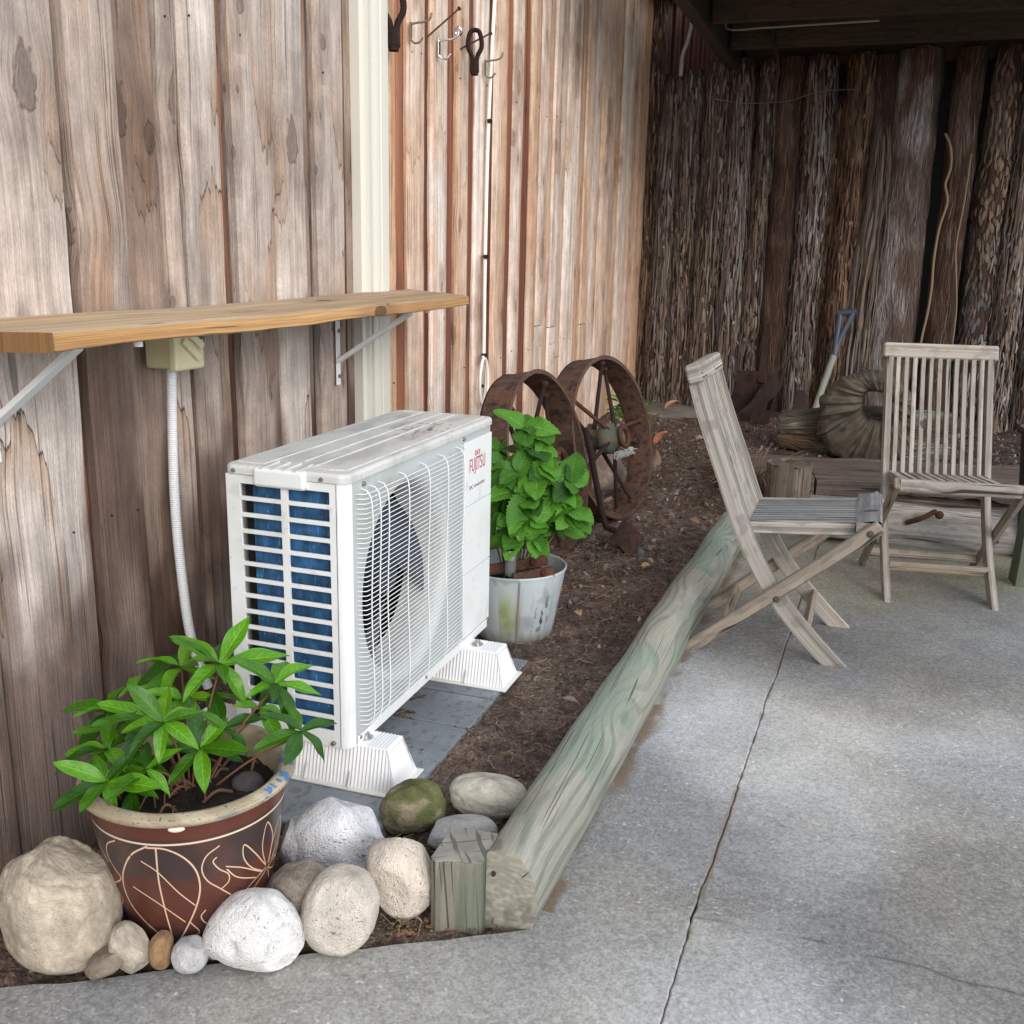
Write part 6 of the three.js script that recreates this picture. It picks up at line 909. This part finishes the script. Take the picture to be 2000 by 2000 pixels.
{
  const b = [2.46, 0, -4.62], t = thing('tall_planter', 'tall black tapered planter with a yellow green plant at the right edge', 'planter', b);
  part(t, 'pot', lathe([[0, 0.0], [0.085, 0.0], [0.135, 0.53], [0.15, 0.532], [0.152, 0.555], [0.138, 0.556], [0.13, 0.52], [0, 0.5]], 48), mat({ color: 0x17181b, roughness: 0.5 }));
  part(t, 'soil', new THREE.CircleGeometry(0.13, 24).rotateX(-Math.PI / 2).translate(0, 0.525, 0), soilM);
  const R = rng(151), G = leafGeo(0.06, 0.03, { curl: 0.5 }), lm = leafM(LT, 0xffffc0), st = []; for (let k = 0; k < 60; k++) { const a = R() * 6.283, r = R() * 0.13, p = V(r * Math.cos(a), 0.56 + R() * 0.07, r * Math.sin(a)), m = part(t, 'leaf', G, k % 3 ? lm : leafMs[3]); orient(m, p, V(Math.cos(a), 0.5 + R(), Math.sin(a)), V(0, 1, 0.2)); if (k % 4 === 0) st.push(tube([[p.x * 0.4, 0.52, p.z * 0.4], [p.x * 0.7, 0.55, p.z * 0.7], [p.x, p.y, p.z]], 0.002, 6, 5)); }
  part(t, 'stem', merge(st), mat({ color: 0x5c7030 }));
  single('green_post', 'mossy green square timber post stub at the right edge beside the chair', 'post', (() => { const g = new THREE.CylinderGeometry(0.068, 0.085, 0.36, 4, 1); g.rotateY(Math.PI / 4 + 0.1); g.translate(2.375, 0.17, -4.24); g.computeVertexNormals(); return metreUV(toCreasedNormals(g, 0.4), 'y'); })(), tint(poleM, 0xb4bcaa), [2.375, 0, -4.24]);
}
// tiny weeds and reddish chips by the post stub
{
  const R = rng(171), a = [], b = []; const G = new THREE.SphereGeometry(1, 6, 4);
  for (let i = 0; i < 90; i++) { const t = R(), x = 0.72 + t * 0.42 + (R() - 0.5) * 0.02, z = -0.86 - 0.594 * x - 0.015 - R() * 0.05, s = 0.002 + R() * 0.003; const g = G.clone().scale(s, s * 0.5, s * 0.8); g.translate(x, bedH(x, z) + 0.004 + R() * 0.006, z); a.push(g); }
  for (let i = 0; i < 60; i++) { const x = 0.98 + R() * 0.22, z = -0.86 - 0.594 * x - 0.012 - R() * 0.05, s = 0.003 + R() * 0.005; const g = new THREE.IcosahedronGeometry(s, 0).scale(1.3, 0.5, 0.8).rotateY(R() * 6); g.translate(x, bedH(x, z) + 0.004, z); b.push(g); }
  single('creeping_weed', 'tiny green weeds and moss dotted along the soil edge beside the front concrete', 'weeds', merge(a), mat({ color: 0x66703c, roughness: 1 }), [0.93, 0, -1.42], { kind: 'stuff' });
  single('rotten_wood_chips', 'reddish brown rotten wood crumbs on the soil at the foot of the post stub', 'wood chips', merge(b), mat({ color: 0x7c5844, roughness: 1 }), [1.1, 0, -1.53], { kind: 'stuff' });
}
// dry leaves
{
  const R = rng(161), geo = gridGeo(4, 6, (u, v) => { const s = u * 2 - 1, w = 0.26 * Math.pow(Math.sin(Math.PI * Math.pow(v, 0.8)), 0.9); return [s * w, 0.12 * Math.abs(s) + 0.18 * Math.sin(v * 3), v - 0.5, u, v]; });
  const put = (l, x, y, z, s, c, tilt, yaw) => { const m = shade(new THREE.Mesh(geo, mat({ color: c, roughness: 0.8, side: THREE.DoubleSide }))); m.name = numbered('dry_leaf'); m.position.set(x, y, z); m.rotation.set(tilt, yaw, R() - 0.5, 'YXZ'); m.scale.setScalar(s); scene.add(m); m.userData = { label: l, category: 'leaf' }; };
  put('dry tan leaf standing upright on the soil near the back of the edging pole', 0.64, 0.09, -5.55, 0.13, 0x8e7460, -1.3, 0.4);
  put('bright orange dead leaf on the soil beside the farther iron wheel', 0.55, 0.10, -6.2, 0.13, 0xc07858, -0.9, 1.2);
  put('small curled tan leaf lying on the flat grey rock', 0.42, 0.17, -7.2, 0.11, 0xa98868, -0.6, 2.0);
  put('grey brown leaf lying on the soil beside the edging pole, level with the far foot', 1.045, 0.045, -2.43, 0.05, 0x8a7464, 0.1, 1.4);
  put('pale tan leaf scrap on the soil just right of the metal bucket', 0.885, 0.045, -3.1, 0.05, 0xa88c6c, 0.1, 0.6);
  put('light brown leaf on the soil in front of the hoe', 0.98, 0.05, -3.7, 0.05, 0x9a7c5e, 0.1, 2.4);
  put('pink grey dead leaf caught on the log fence right of the facing chair', 2.42, 0.62, -7.5, 0.16, 0xb89890, -1.2, 0.3);
  put('dry brown leaf on the soil near the rear legs of the side view chair', 1.05, 0.06, -4.4, 0.07, 0x8c6a50, 0.2, 0.9);
}
renderer.render(scene, camera);
